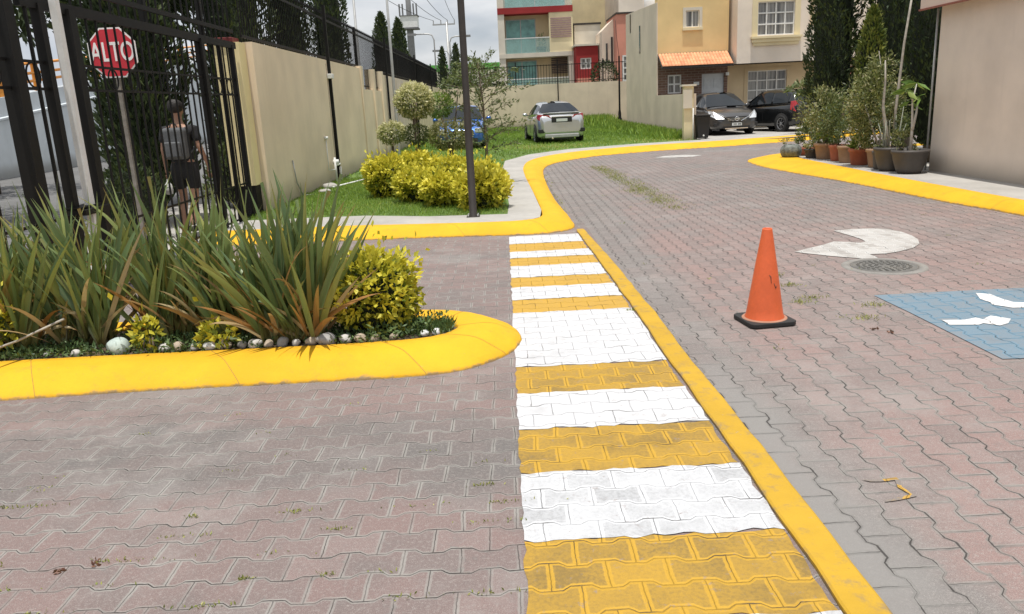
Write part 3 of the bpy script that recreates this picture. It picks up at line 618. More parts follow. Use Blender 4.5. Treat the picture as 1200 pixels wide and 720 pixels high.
def window(parent, x0, x1, z0, z1, y, nx=2, nz=2, glass=None, frame=None, t=.035, name='window'):
    """y = face of the wall; glazing sits 9 cm back"""
    b = MB(); yf = y+.05
    for i in range(nx+1):
        x = x0+(x1-x0)*i/nx; tt = t*(1.3 if i in (0,nx) else .8); b.box(max(x0,x-tt),min(x1,x+tt),yf,yf+.04,z0,z1)
    for k in range(nz+1):
        z = z0+(z1-z0)*k/nz; tt = t*(1.3 if k in (0,nz) else .8); b.box(x0,x1,yf-.003,yf+.037,max(z0,z-tt),min(z1,z+tt))
    f = b.build(name, frame or m_white, parent)
    MB().box(x0,x1,y+.10,y+.135,z0,z1).build('pane', glass or m_curt, f)
    return f
bw = empty('rear_wall', (0,50,0), 0, 'cream rear wall closing the lawn behind the silver car', 'wall')
b = MB(); b.box(-3.9,7.2,0,.2,-.05,2.60); b.build('wall', m_back, bw)
b = MB(); b.box(7.2,9.5,-.15,.2,-.05,2.55); b.build('wall_end', m_back, bw)
bf = empty('rear_fence', (0,50.1,0), 0, 'dark iron fence with posts on top of the cream rear wall', 'fence')
b = MB()
for i in range(60):
    x = -2.5+i*.17; b.box(x-.012,x+.012,-.012,.012,2.6,3.75)
b.box(-2.5,7.6,-.012,.012,3.68,3.72); b.box(-2.5,7.6,-.012,.012,2.72,2.75); b.build('bars', m_black, bf)
for x in (3.42,): MB().box(x-.03,x+.03,-.25,-.19,0,4.0).build('post', m_black, bf)
for x, g_ in ((.9,0),(6.2,0)): MB().box(x-.03,x+.03,-.03,.03,2.6,3.95).build('post', m_black, bf)
ps = empty('slim_lamp_post', (7.05,49.2,0), 0, 'slim black post with flared base at the right end of the rear wall', 'post')
MB().lathe([(.16,.1),(.16,.3),(.10,.45),(.09,.7),(.06,.9),(.05,4.0)], n=12).build('pole', m_black, ps)
MB().tube([(0,0,4.0),(-.12,0,5.0),(-.2,0,6.0)], .012, 5).build('whip', m_black, ps)

def fac(px0, px1, pya, pyb, y): 
    x0 = at(px0, pya, y)[0]; x1 = at(px1, pya, y)[0]; return x0, x1, at((px0+px1)/2, pyb, y)[1], at((px0+px1)/2, pya, y)[1]
# apartment block, y = 60
Y0 = 60
ap = empty('apartment_block', (0,0,0), 0, 'apartment block with teal curtained windows, glass balconies and red slab edge', 'building')
opn = [fac(594,631,25,62,Y0), fac(595,632,70,100,Y0), (.55,4.4,8.15,10.6)]
opn = [(a, c, d, e) for a, c, d, e in opn]
b = MB(); b.box(.05,5.3,Y0+1.3,Y0+9,0,11); b.build('wall', m_beiged, ap)
# front frame: left pier, slabs, right panel
b = MB(); b.box(-.05,.42,Y0,Y0+1.3,0,11); b.build('corner_pier', m_lt, ap)
for z, mt in ((7.72,m_red),(4.72,m_lt),(1.9,m_lt)):
    b = MB(); b.box(-.05,5.33,Y0-.06,Y0+1.3,z,z+(.42 if mt is m_red else .3)); b.build('slab', mt, ap)
b = MB(); b.box(3.62,5.32,Y0,Y0+1.3,5.02,7.72); b.build('panel_wall', m_ycream, ap)
b = MB(); b.box(4.95,5.32,Y0,Y0+1.3,2.2,4.72); b.build('panel_wall', m_lt, ap)
m_lou = plain('louvre_mauve', (.33,.22,.20), .6); m_lou2 = plain('louvre_brown', (.08,.045,.035), .6)
lo = MB()
for k in range(9): lo.box(3.72,5.2,Y0-.05,Y0-.01,6.0+k*.155,6.0+k*.155+.10)
lo.build('shutter', m_lou, ap)
lo = MB()
for k in range(9): lo.box(3.75,4.93,Y0+.9,Y0+.95,3.55+k*.125,3.55+k*.125+.09)
lo.build('shutter', m_lou2, ap)
for z0, z1, xe in ((5.05,7.45,2.7),(2.25,4.55,2.7),(8.2,10.6,4.9)):
    window(ap, .5, xe, z0, z1, Y0+1.18, 2, 1, m_teal, m_galv, .04)
m_bal = newmat('balcony_glass'); _b = m_bal[2]; _b.inputs['Base Color'].default_value = (.5,.75,.7,1); _b.inputs['Roughness'].default_value = .05; _b.inputs['Alpha'].default_value = .22; m_bal = m_bal[0]
for z, xe in ((5.02,3.62),(2.2,4.95),(8.14,5.3)):
    bl = MB(); bl.box(.42,xe,Y0+.02,Y0+.04,z,z+1.0); r_ = bl.build('balcony', m_bal, ap)
    MB().box(.42,xe,Y0,Y0+.06,z+1.0,z+1.06).build('handrail', m_white, r_)
pt = empty('balcony_planter', (3.05,Y0+.5,5.02), 0, 'dark pot with a thin plant on the middle balcony', 'plant pot')
MB().lathe([(0,0),(.28,0),(.36,.42),(.30,.44),(.28,.38),(0,.36)], n=14).build('pot', m_plastic, pt)
P_, d_, t_ = clouds(120, (0,0,.85), (.25,.25,.5), 1); leaves('foliage', P_, d_+[0,0,.6], .18, .06, f_mid, pt, rng.random(120))
bx = MB(); bx.box(-.35,.35,-.2,.2,0,.35); bx.box(-.38,.38,-.23,.23,.30,.36)
bo = bx.build('balcony_box', m_lou2); bo.location = (3.9,Y0+.45,2.2); tag(bo, 'small dark box on the lower balcony floor', 'box')
# red house
rh = empty('red_house', (0,0,0), 0, 'dark red narrow house wall with one small white framed window', 'house')
wr = fac(680,693,68,81,58)
facade(rh, 'wall', 5.32, 6.85, 0, 5.2, 58, 61, m_red, [wr]); window(rh, *wr, 58, 2, 2, m_curt, m_white, .06)
MB().box(5.2,6.92,57.9,61,5.2,5.32).build('coping', m_lt, rh)
MB().box(5.32,6.85,57.96,58.0,2.5,3.05).build('painted_base', m_salmon, rh)
hs = empty('cream_house', (0,0,0), 0, 'pale cream upper house block above the dark red wall', 'house')
MB().box(5.5,7.4,61,66,0,6.85).build('wall', m_lt, hs); MB().box(5.42,7.45,60.93,66,6.85,6.98).build('coping', m_iron2, hs)
hs = empty('pale_yellow_house', (0,0,0), 0, 'tall pale yellow building behind the red house', 'house')
MB().box(6.0,11.5,70,80,0,13).build('wall', m_ycream, hs)
MB().box(5.1,6.0,69,80,0,9.3).build('annex', m_ramp, hs)
window(hs, 5.3, 5.8, 7.7, 8.3, 68.9, 1, 1, m_teal, m_white, .05)
hs = empty('cream_tower_house', (0,0,0), 0, 'plain tall cream house block between the yellow building and the ochre house', 'house')
MB().box(8.9,14.5,62,70,0,12).build('wall', m_beige, hs)
hs = empty('grey_row_house', (0,0,0), 0, 'grey sided row house with two slit windows left of the salmon wall', 'house')
b = MB(); b.prism_y([(6.95,0),(6.95,6.0),(7.9,6.9),(9.5,6.9),(9.5,0)], 56.5, 60); b.build('wall', m_greywall, hs)
for x, z0, z1 in ((7.2,4.0,5.2),(7.55,3.7,5.6)): MB().box(x,x+.13,56.42,56.49,z0,z1).build('window', m_glass, hs)
hs = empty('salmon_house', (0,0,0), 0, 'salmon pink house wall next to the long grey side wall', 'house')
MB().box(7.75,9.6,55,60,0,6.9).build('wall', m_salmon, hs); MB().box(7.7,9.6,54.9,60,6.9,7.0).build('coping', m_iron2, hs)
window(hs, 8.1, 9.3, 2.3, 4.3, 54.87, 2, 5, m_curt, m_white, .07)
# round bush above rear wall
bu = empty('round_bush', (6.65,53,2.2), 0, 'dark green round bush showing above the rear wall', 'bush')
P_, d_, t_ = clouds(900, (0,0,.8), (.85,.6,.9), .4); leaves('foliage', P_, d_, .16, .08, f_cyp, bu, rng.random(900)*.8+.1)
MB().tube([(0,0,-2.1),(0,0,.6)], .05, 6).build('trunk', m_bark, bu)

# ochre house
oh = empty('ochre_house', (0,0,0), 0, 'ochre yellow house with terracotta tiled awning and brown brick ground floor', 'house')
HY = 33.8
def brick_mat():
    mt, nt, b, o = newmat('brown_brick'); co = objco(nt); mp = N(nt, 'ShaderNodeMapping'); mp.inputs['Rotation'].default_value = (R(90),0,0); nt.links.new(co, mp.inputs[0])
    br = N(nt, 'ShaderNodeTexBrick'); nt.links.new(mp.outputs[0], br.inputs[0]); br.inputs['Scale'].default_value = 1
    for k, v in (('Color1',(.13,.07,.05,1)),('Color2',(.19,.11,.08,1)),('Mortar',(.24,.19,.16,1))): br.inputs[k].default_value = v
    br.inputs['Brick Width'].default_value = .3; br.inputs['Row Height'].default_value = .1; br.inputs['Mortar Size'].default_value = .012
    nt.links.new(br.outputs[0], b.inputs['Base Color']); b.inputs['Roughness'].default_value = .9; bump(nt, b, br.outputs['Fac'], -.4, .01); return mt
m_brick = brick_mat()
facade(oh, 'wall', 6.42, 9.3, 3.2, 6.3, HY, HY+.6, m_yellowwall, [(7.56,8.1,4.22,4.86)])
facade(oh, 'ground_floor', 6.42, 9.3, 0, 3.2, HY+.02, HY+8, m_brick, [(6.84,7.40,1.66,2.40),(8.24,9.16,.1,2.38)])
window(oh, 7.56, 8.1, 4.22, 4.86, HY, 2, 1, m_curt, m_white, .03)
b = MB()
for a in ((7.44,7.56,4.1,4.98),(8.1,8.22,4.1,4.98),(7.56,8.1,4.86,4.98)): b.box(a[0],a[1],HY-.03,HY,a[2],a[3])
b.build('window_surround', m_lt, oh); MB().box(7.42,8.24,HY-.10,HY,4.10,4.20).build('sill', m_ycream, oh)
window(oh, 6.84, 7.40, 1.66, 2.40, HY+.02, 2, 2, m_curt, m_white, .04)
dr = MB().box(8.24,9.16,HY+.10,HY+.15,.1,2.38); d_o = dr.build('door', plain('grey_door', (.55,.57,.58), .5, var=.04), oh)
b = MB()
for z in (.3,.8,1.3,1.8): b.box(8.34,8.66,HY+.085,HY+.098,z,z+.38); b.box(8.74,9.06,HY+.085,HY+.098,z,z+.38)
b.build('door_panel', plain('grey_door_panel', (.50,.52,.53), .5), d_o)
MB().box(9.2,9.32,HY-.12,HY-.02,2.28,2.40).build('wall_lamp', m_white, oh); MB().box(7.9,8.12,HY-.03,HY+.01,1.95,2.08).build('number_plate', m_white, oh)
sw = MB(); sw.add([(6.38,HY-.02,0),(6.38,HY+8.2,0),(6.38,HY+8.2,5.58),(6.38,HY-.02,5.22),(6.42,HY-.02,0),(6.42,HY+8.2,0),(6.42,HY+8.2,5.58),(6.42,HY-.02,5.22)], [(0,3,2,1),(4,5,6,7),(3,7,6,2),(0,4,7,3)])
sw.build('side_wall', m_greywall, oh)
b = MB(); b.box(6.45,9.3,HY+.6,HY+8.1,3.2,5.2); b.build('parapet', m_greywall, oh)
for y, z0, z1 in ((37.7,3.5,4.7),(40.4,4.6,5.45)): MB().box(6.36,6.377,y,y+.22,z0,z1).build('slit_window', m_glass, oh)
# tiled awning
def tile_mat():
    return plain('terracotta', (.74,.33,.17), .8, var=.28, scale=3, dirt=.3, dirtc=(.40,.22,.14))
aw = MB(); nx_ = 22
for i in range(nx_):
    x = 6.44+(9.26-6.44)*(i+.5)/nx_; w_ = (9.26-6.44)/nx_
    for k in range(4):
        t0, t1 = k/4, (k+1)/4+.04; y0 = HY-.95+.9*t0; y1 = HY-.95+.9*min(1,t1); za = 2.70+.50*t0+.02; zb = 2.70+.50*min(1,t1)+.0
        vs = []
        for (yy, zz) in ((y0,za),(y1,zb)):
            for a in range(6): 
                an = math.pi*a/5; vs.append((x-math.cos(an)*w_*.5, yy, zz+math.sin(an)*.05))
        aw.add(vs, [(a,a+1,a+7,a+6) for a in range(5)]+[(5,4,3,2,1,0)], True)
ao = aw.build('tiled_awning', tile_mat(), oh)
b = MB(); b.add([(6.42,HY-.93,2.62),(9.28,HY-.93,2.62),(9.28,HY,3.18),(6.42,HY,3.18),(6.42,HY-.93,2.69),(9.28,HY-.93,2.69),(9.28,HY,3.24),(6.42,HY,3.24)], [(0,3,2,1),(4,5,6,7),(0,1,5,4),(1,2,6,5),(3,0,4,7)]); b.build('awning_board', m_iron2, ao)
# low garden wall in front of it and meter pillar
lw = empty('low_garden_wall', (0,0,0), 0, 'low grey-cream garden wall running forward from the ochre house', 'wall')
MB().box(6.38,6.52,27.5,HY-.03,.0,1.62).build('wall', m_greywall, lw)
mpil = empty('meter_pillar', (6.2,27.3,0), 0, 'cream meter pillar with sloped cap and electricity box beside the black bin', 'pillar')
MB().box(-.16,.16,-.12,.12,.1,1.86).build('shaft', m_ycream, mpil); MB().box(-.24,.24,-.18,.2,1.86,1.92).build('cap', m_lt, mpil)
MB().box(-.2,.1,-.19,-.125,1.15,1.75).build('meter_box', m_lt, mpil); MB().tube([(.14,-.15,.1),(.14,-.15,1.15)], .02, 6).build('conduit', m_white, mpil)

# beige house
bh = empty('beige_house', (0,0,0), 0, 'beige two storey house with overhanging upper floor and gridded white windows', 'house')
facade(bh, 'upper_floor', 9.42, 13.2, 2.69, 6.3, 33, 44, m_beige, [(10.22,11.68,3.72,4.98)])
MB().box(13.2,20,33.5,44,2.69,6.3).build('upper_wing', m_beige, bh)
facade(bh, 'ground_floor', 9.32, 13.0, 0, 2.69, 34.3, 44, m_beiged, [(10.28,11.9,.85,2.42)])
MB().box(13.0,20,34.4,44,0,2.69).build('ground_wing', m_beiged, bh)
window(bh, 10.22, 11.68, 3.72, 4.98, 33, 4, 3, m_curt, m_white, .03); window(bh, 10.28, 11.9, .85, 2.42, 34.3, 4, 4, m_curt, m_white, .03)
b = MB()
for a in ((10.0,10.22,3.6,5.2),(11.68,11.9,3.6,5.2),(10.22,11.68,4.98,5.2)): b.box(a[0],a[1],32.975,33,a[2],a[3])
b.build('window_surround', m_ycream, bh)
b = MB(); b.box(9.95,11.95,32.80,33,3.60,3.68); b.box(10.0,11.9,32.86,33,3.46,3.60); b.box(10.05,11.85,32.92,33,3.34,3.46); b.build('sill', m_ycream, bh)
b = MB()
for a in ((10.12,10.28,.7,2.54),(11.9,12.06,.7,2.54),(10.28,11.9,2.42,2.54)): b.box(a[0],a[1],34.28,34.3,a[2],a[3])
b.build('window_surround', m_beiged, bh)
MB().box(12.30,12.42,32.93,33,4.0,6.3).build('drain_groove', m_beiged, bh)
MB().box(13.0,15.5,34.0,34.4,2.42,2.55).build('lintel', m_lt, bh); MB().box(13.1,15.5,34.33,34.4,2.1,2.42).build('salmon_panel', m_salmon, bh)
MB().box(13.3,15.2,34.34,34.4,.6,2.1).build('garage_panel', m_lt, bh); MB().box(13.1,15.5,34.30,34.4,.1,.6).build('brick_base', m_brick, bh)
window(bh, 15.4, 16.2, 3.9, 5.3, 33.37, 2, 4, m_curt, m_white, .04)
# rear-most roof clutter above the grey side wall
tk = empty('water_tank', (7.6,40.5,5.2), 0, 'white rooftop water tank behind the grey parapet', 'water tank')
MB().lathe([(0,0),(.55,0),(.55,1.0),(.4,1.2),(.12,1.3),(0,1.3)], n=20).build('tank', m_white, tk)

# right-hand house
rw = empty('right_house', (0,0,0), 0, 'plain taupe rendered house wall with sloped eave at the right edge', 'house')
MB().box(7.42,13,2,14.0,-.02,2.86).build('wall', m_rwall, rw)
b = MB(); b.add([(7.18,2,2.80),(7.18,14.25,2.80),(7.42,14.25,2.90),(7.42,2,2.90),(7.18,2,3.0),(7.18,14.25,3.0),(13,14.25,5.2),(13,2,5.2),(13,14.25,2.9),(13,2,2.9)],
    [(0,1,2,3),(0,4,5,1),(4,7,6,5),(1,5,6,8,2),(0,3,9,7,4),(3,2,8,9)]); b.build('eave', stucco('eave_render', (.62,.50,.42), .2), rw)
MB().box(7.16,7.19,2,14.27,2.785,2.815).build('eave_edge', plain('eave_red', (.26,.09,.06), .8), rw)
MB().tube([(7.39,14.06,.12),(7.39,14.06,2.8)], .016, 6).build('downpipe', m_galv, rw)

# ------------------------------------------------------------------ plants
def noise_r(a, z, g):      # smooth pseudo noise from a bank of waves
    s = 0
    for k, (ka, kz, ph, am) in enumerate(g): s = s+am*np.sin(ka*a+kz*z+ph)
    return s
def cypress(label, loc, H, rad, group=None, n=6500, z0=.25, mat=None, leafl=.13, tip=.35, seed=1, cat='cypress tree', name='cypress_tree'):
    g = np.random.default_rng(seed); o = empty(name, loc, 0, label, cat, group)
    bank = [(g.integers(1,5), g.uniform(1,5), g.uniform(0,6.3), .07) for _ in range(4)]+[(g.integers(3,9), g.uniform(4,11), g.uniform(0,6.3), .05) for _ in range(4)]
    z = g.random(n)**.9*(H-z0)+z0; a = g.uniform(0, 2*math.pi, n); t = (z-z0)/(H-z0)
    pr = rad*np.minimum(1, (t/.12+.25))*np.minimum(1, ((1-t)/tip)**.6)
    r = pr*(1+noise_r(a, z, bank))*np.where(g.random(n) < .25, g.uniform(.55, 1, n), g.uniform(.88, 1.04, n))
    P = np.stack([r*np.cos(a), r*np.sin(a), z], 1); out_ = np.stack([np.cos(a), np.sin(a), np.zeros(n)], 1)
    D = out_*.55+np.array([0,0,1.0])+g.normal(0, .35, (n,3))
    crev = np.clip(.5+noise_r(a, z, bank)*3, 0, 1)
    leaves('crown', P-out_*.03, D, leafl*g.uniform(.6, 1.4, n), leafl*.38, mat or f_cyp, o, np.clip(g.random(n)*.7+crev*.3, 0, 1))
    # woody core keeps the crown from being see-through
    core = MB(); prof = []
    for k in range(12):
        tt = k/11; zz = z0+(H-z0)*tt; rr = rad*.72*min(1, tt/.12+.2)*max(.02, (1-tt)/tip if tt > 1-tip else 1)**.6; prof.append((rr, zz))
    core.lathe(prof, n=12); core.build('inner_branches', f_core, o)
    MB().tube([(0,0,-.05),(0,0,z0+.5)], [rad*.22, rad*.16], 8).build('trunk', m_bark, o)
    return o
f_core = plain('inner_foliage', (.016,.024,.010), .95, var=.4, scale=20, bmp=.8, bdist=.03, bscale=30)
def broad_tree(label, loc, H, crowns, mat, n=2500, leaf=.14, trunk=.1, group=None, limbs=True, name='broadleaf_tree', cat='tree', seed=3, shell=.7, aspect=.42):
    """crowns: list of (centre, radii)"""
    g = np.random.default_rng(seed); o = empty(name, loc, 0, label, cat, group)
    Ps, Ds, Rn = [], [], []
    for c, rad in crowns:
        k = int(n/len(crowns)); ncl = max(6, k//28); C, d0, t0 = clouds(ncl, c, rad, shell, seed=g.integers(1e9))
        idx = g.integers(0, ncl, k); P = C[idx]+g.normal(0, 1, (k,3))*np.array(rad)*.13
        Ps.append(P); Ds.append(d0[idx]+g.normal(0, .7, (k,3))); Rn.append(np.clip(g.normal(.45, .22, k)+.2*d0[idx][:,2], 0, 1))
    P = np.concatenate(Ps); D = np.concatenate(Ds); Rn = np.concatenate(Rn)
    leaves('crown', P, D, leaf*g.uniform(.6, 1.35, len(P)), leaf*aspect, mat, o, Rn)
    b = MB(); top = max(c[2] for c, _ in crowns)
    b.tube([(0,0,-.05),(.02*H,0,H*.25),(-.01*H,.01*H,top*.8)], [trunk, trunk*.8, trunk*.45], 8)
    if limbs:
        for c, rad in crowns:
            for q in range(3):
                e = Vector(c)+Vector((g.uniform(-.5,.5)*rad[0], g.uniform(-.5,.5)*rad[1], g.uniform(-.3,.5)*rad[2])); s0 = Vector((0,0,c[2]*.55))
                b.tube([s0, s0.lerp(e, .55)+Vector((0,0,.06*H)), e], [trunk*.5, trunk*.3, trunk*.12], 6)
    b.build('trunk', m_bark, o)
    return o
def bush(label, loc, rads, mat, n=3000, leaf=.05, group=None, name='golden_hedge_bush', cat='bush', seed=2, squash=2.8, gold=.5, tips=True, core=True, aspect=.62):
    g = np.random.default_rng(seed); o = empty(name, loc, 0, label, cat, group); rx, ry, H = rads
    # superellipsoid block with clumpy surface
    d = unit(g.normal(size=(n,3))); k = (np.abs(d[:,0])**squash+np.abs(d[:,1])**squash+np.abs(d[:,2])**squash)**(1/squash)
    S = d/k[:,None]; ld = unit(g.normal(size=(26,3))); bumpv = (np.exp(22*(d@ld.T-1))*g.uniform(-.5,1,26)).sum(1)
    t = 1-g.random(n)**1.6*.42; r = t*(1+.24*bumpv)
    r = r*(1+.10*np.sin(9*S[:,0]+seed)*np.sin(7*S[:,2]+seed*2)+.08*np.sin(13*S[:,1]+5*S[:,2]))
    P = S*r[:,None]*np.array([rx,ry,H/2])+np.array([0,0,H/2+.04])
    if tips:
        sel = g.random(n) < .10; P[sel] += np.abs(g.normal(0, .05, (sel.sum(),1)))*(d[sel]+[0,0,.8])
    D = d+np.array([0,0,.25])+g.normal(0, .75, (n,3))
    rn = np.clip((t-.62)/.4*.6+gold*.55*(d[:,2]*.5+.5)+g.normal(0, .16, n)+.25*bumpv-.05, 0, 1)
    leaves('foliage', P, D, leaf*g.uniform(.6, 1.4, n), leaf*aspect, mat, o, rn)
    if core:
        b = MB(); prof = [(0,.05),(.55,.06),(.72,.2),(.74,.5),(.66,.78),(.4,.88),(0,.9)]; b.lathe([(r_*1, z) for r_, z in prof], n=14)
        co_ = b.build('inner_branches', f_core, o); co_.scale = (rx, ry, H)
    b = MB()
    for q in range(5):
        a = q*1.26+.3; b.tube([(.03*math.cos(a),.03*math.sin(a),-.04),(rx*.5*math.cos(a),ry*.5*math.sin(a),H*.6)], [.014,.006], 5)
    b.build('stem', m_bark, o)
    return o
def sword_plant(label, loc, n, Lm, seed, spread=1.0, group='sword-leaved plants in the raised planter', lean0=6):
    g = np.random.default_rng(seed); o = empty('sword_leaved_plant', loc, 0, label, 'plant', group)
    NS = 11; VV, FF, A, T, C = [], [], [], [], []; base = 0
    nf = max(3, n//9); fans = [(g.uniform(-.17,.17)*spread, g.uniform(-.09,.09), g.uniform(-.5,.5)) for _ in range(nf)]
    for i in range(n):
        fx, fy, fr = fans[i % nf]; side = g.choice([-1,1]); q = g.random()
        th0 = R(lean0*.3+ (q**1.1)*34*spread); az = fr+(0 if side > 0 else math.pi)+g.normal(0, .55)
        if g.random() < .35: az = g.uniform(0, 2*math.pi)
        if g.random() < .10: az = g.uniform(-2.3,-.85); q = g.uniform(.6, 1)
        Lf = Lm*g.uniform(.62, 1.08)*(1-.18*q); W = g.uniform(.034, .058); kap = R(g.uniform(2, 26)+ (40 if g.random() < .08 else 0))
        dead = g.random(); rn = g.uniform(0, .6) if dead < .74 else (g.uniform(.6, .95) if dead < .95 else .99)
        if rn > .7: th0 += R(g.uniform(10, 35)); kap += R(g.uniform(0, 40)); Lf *= g.uniform(.5,.9); W *= .7
        p = np.array([fx+g.normal(0,.015), fy+g.normal(0,.015), 0.]); hd = np.array([math.cos(az), math.sin(az), 0]); tw = g.uniform(-.5,.5)
        fold = g.uniform(.15,.5); trunc = g.random() < .06
        # blade side vector: fan blades show their flat face; blend tangent dir
        for s_ in range(NS):
            t = s_/(NS-1); th = th0+kap*t*t
            d = hd*math.sin(th)+np.array([0,0,1])*math.cos(th)
            sd_ = np.cross(d, hd); 
            if np.linalg.norm(sd_) < 1e-3: sd_ = np.array([-hd[1],hd[0],0])
            sd_ /= np.linalg.norm(sd_); nn = np.cross(sd_, d)
            ang = tw*2.2+math.pi/2*(1 if (i % 3) else 0)*.75; s2 = sd_*math.cos(ang)+nn*math.sin(ang); n2 = np.cross(s2, d)
            wd = W*(min(1, .55+t*1.6))*(1-max(0,(t-.42)/.58)**1.9)*(1 if not trunc else 1)
            if t == 1: wd = .001 if not trunc else W*.5
            VV += [p-s2*wd/2+n2*wd*fold*.4, p-n2*wd*.0, p+s2*wd/2+n2*wd*fold*.4]; A += [rn]*3; T += [t]*3; C += [0,.5,1]
            p = p+d*Lf/(NS-1)
        for s_ in range(NS-1):
            a = base+s_*3; FF += [(a,a+1,a+4,a+3),(a+1,a+2,a+5,a+4)]
        base += NS*3
    me_o = npmesh('leaf_blades', VV, FF, f_phorm, o, {'rnd':A,'t':T,'c':C}, True)
    return o

# island planting
sp = [((-3.45,5.30,.1), 160, 1.13, 'leftmost sword-leaved plant, half cut by the photo edge'),
      ((-2.97,5.36,.1), 135, 1.16, 'sword-leaved plant with upright blades above the pale round rock'),
      ((-2.42,5.42,.1), 145, 1.14, 'middle sword-leaved plant with orange tinted dead blades'),
      ((-2.02,5.30,.1), 105, 1.08, 'narrow sword-leaved plant left of the biggest clump'),
      ((-1.50,5.20,.1), 215, 1.14, 'biggest sword-leaved plant with splayed blades beside the golden bush')]
for k, (lc, n, Lm, lb) in enumerate(sp): sword_plant(lb, lc, n, Lm, 31+k, 1.0 if k == 4 else .9)
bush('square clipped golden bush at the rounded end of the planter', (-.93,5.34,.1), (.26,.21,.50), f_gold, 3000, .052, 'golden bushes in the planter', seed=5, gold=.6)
bush('golden bush half hidden behind the leftmost sword-leaved plant', (-3.62,5.18,.1), (.24,.14,.36), f_gold, 1500, .05, 'golden bushes in the planter', seed=6, gold=.4)
bush('small golden shoots just left of the biggest sword-leaved plant', (-1.95,5.06,.1), (.11,.05,.13), f_gold, 130, .055, 'golden bushes in the planter', seed=7, core=False, gold=.5)
bush('small golden shoots above the pale round rock', (-2.42,5.06,.1), (.07,.05,.18), f_gold, 120, .055, 'golden bushes in the planter', seed=8, core=False, gold=.4)
# ground cover in the island
n = 9000; x = rng.uniform(-4.4,-.45,n); y = rng.uniform(4.99,5.58,n); keep = ~((x > -.75) & (np.abs(y-5.3) > .10+(-.42-x)*.5)); x, y = x[keep], y[keep]; n = len(x)
dens = (np.sin(x*5.1)+np.sin(x*11+y*9)+np.sin(y*17+x*3)) > -.9; x, y = x[dens], y[dens]; n = len(x)
P = np.stack([x,y,np.full(n,.105)+rng.random(n)*.05*(1+(x > -.95))], 1); D = rng.normal(0,1,(n,3)); D[:,2] = np.abs(D[:,2])
tag(leaves('ground_cover', P, D, .035*rng.uniform(.5,1.5,n), .016, f_cover, None, rng.random(n)), 'low creeping ground cover filling the planter soil', 'ground cover', kind='stuff')
n = 1500; x = rng.uniform(-.95,-.42,n); y = 5.28+rng.normal(0,.07,n)+(x+.42)*-.1
P = np.stack([x,y,np.full(n,.105)],1); D = rng.normal(0,.5,(n,3)); D[:,2] = 1
tag(leaves('planter_grass', P, D, .075*rng.uniform(.5,1.3,n), .010, f_cover, None, rng.random(n)), 'tuft of fine grass at the rounded planter end', 'grass', kind='stuff')
# river stones along the inner kerb edge
def stone(name, loc, r, seed, mat):
    g = random.Random(seed); bm = bmesh.new(); bmesh.ops.create_icosphere(bm, subdivisions=3, radius=1)
    ph = [g.uniform(0,6) for _ in range(6)]
    for v in bm.verts:
        c = v.co; k = 1+.09*math.sin(c.x*2.3+ph[0])+.08*math.sin(c.y*2.9+ph[1])+.07*math.sin(c.z*3.1+c.x*2+ph[2]); v.co = Vector((c.x*r[0]*k, c.y*r[1]*k, c.z*r[2]*k))
    me = bpy.data.meshes.new(name); bm.to_mesh(me); bm.free(); me.materials.append(mat)
    for p in me.polygons: p.use_smooth = True
    if name == 'rubble_block':
        for v in me.vertices:
            v.co.x = math.copysign(abs(v.co.x/r[0])**.45*r[0]*.9, v.co.x)+.02*math.sin(v.co.y*31+seed); v.co.z = math.copysign(abs(v.co.z/r[2])**.5*r[2]*.9, v.co.z)*(1+.3*math.sin(v.co.x*17))
    o = bpy.data.objects.new(name, me); col.objects.link(o); o.location = loc; o.rotation_euler = (0,0,g.uniform(0,3)); return o
m_st = [plain('stone_pale', (.50,.48,.45), .8, var=.15, scale=15), plain('stone_grey', (.30,.29,.28), .8, var=.2, scale=15), plain('stone_tan', (.40,.33,.25), .8, var=.2, scale=15), plain('stone_white', (.62,.62,.62), .8, var=.1, scale=20)]
tag(stone('round_rock', (-2.63,5.10,.15), (.078,.07,.062), 3, plain('rock_paint', (.42,.50,.47), .7, var=.15, scale=12)), 'large pale greenish round rock in the planter between sword plants', 'rock')
ORD = ['first','second','third','fourth','fifth','sixth','seventh','eighth','ninth','tenth','eleventh','twelfth','thirteenth','fourteenth','fifteenth']
xs_ = [-2.44,-2.32,-2.22,-2.11,-2.01,-1.90,-1.80,-1.71,-1.62,-1.53,-1.44,-1.34,-1.24,-1.12,-1.02]
for k, x in enumerate(xs_):
    r = .027+.015*((k*7) % 5)/4; r = r*1.25 if k in (12,13) else r
    lab = '%s river stone from the left in the row along the yellow planter kerb' % ORD[k]
    tag(stone('river_stone', (x,5.045+.02*((k*3) % 4)/3,.115+r*.5), (r*1.2,r,r*.85), k+20, m_st[(k*5+1) % 3 if k not in (4,) else 3]), lab, 'stone', 'river stones along the planter edge')
for k, (x, y) in enumerate([(-.60,5.14),(-.52,5.17),(-.80,5.10),(-2.9,5.06),(-3.1,5.08),(-.92,5.08)]):
    tag(stone('pebble', (x,y,.125), (.035,.028,.024), k+60, m_st[3 if k < 2 else k % 3]), ['white pebble nearest the golden bush at the planter end','white pebble at the very tip of the planter soil','grey pebble below the square golden bush','pale pebble left of the round greenish rock','pebble farthest left by the dry cane','pebble under the left corner of the square golden bush'][k], 'stone', 'pebbles in the planter')
# fallen pale cane
cn = MB().tube([(-3.62,5.0,.13),(-3.25,5.02,.24),(-2.95,5.08,.36)], .008, 6); tag(cn.build('fallen_cane', m_barkpale), 'thin pale dry cane leaning out of the planter at the left', 'stick')

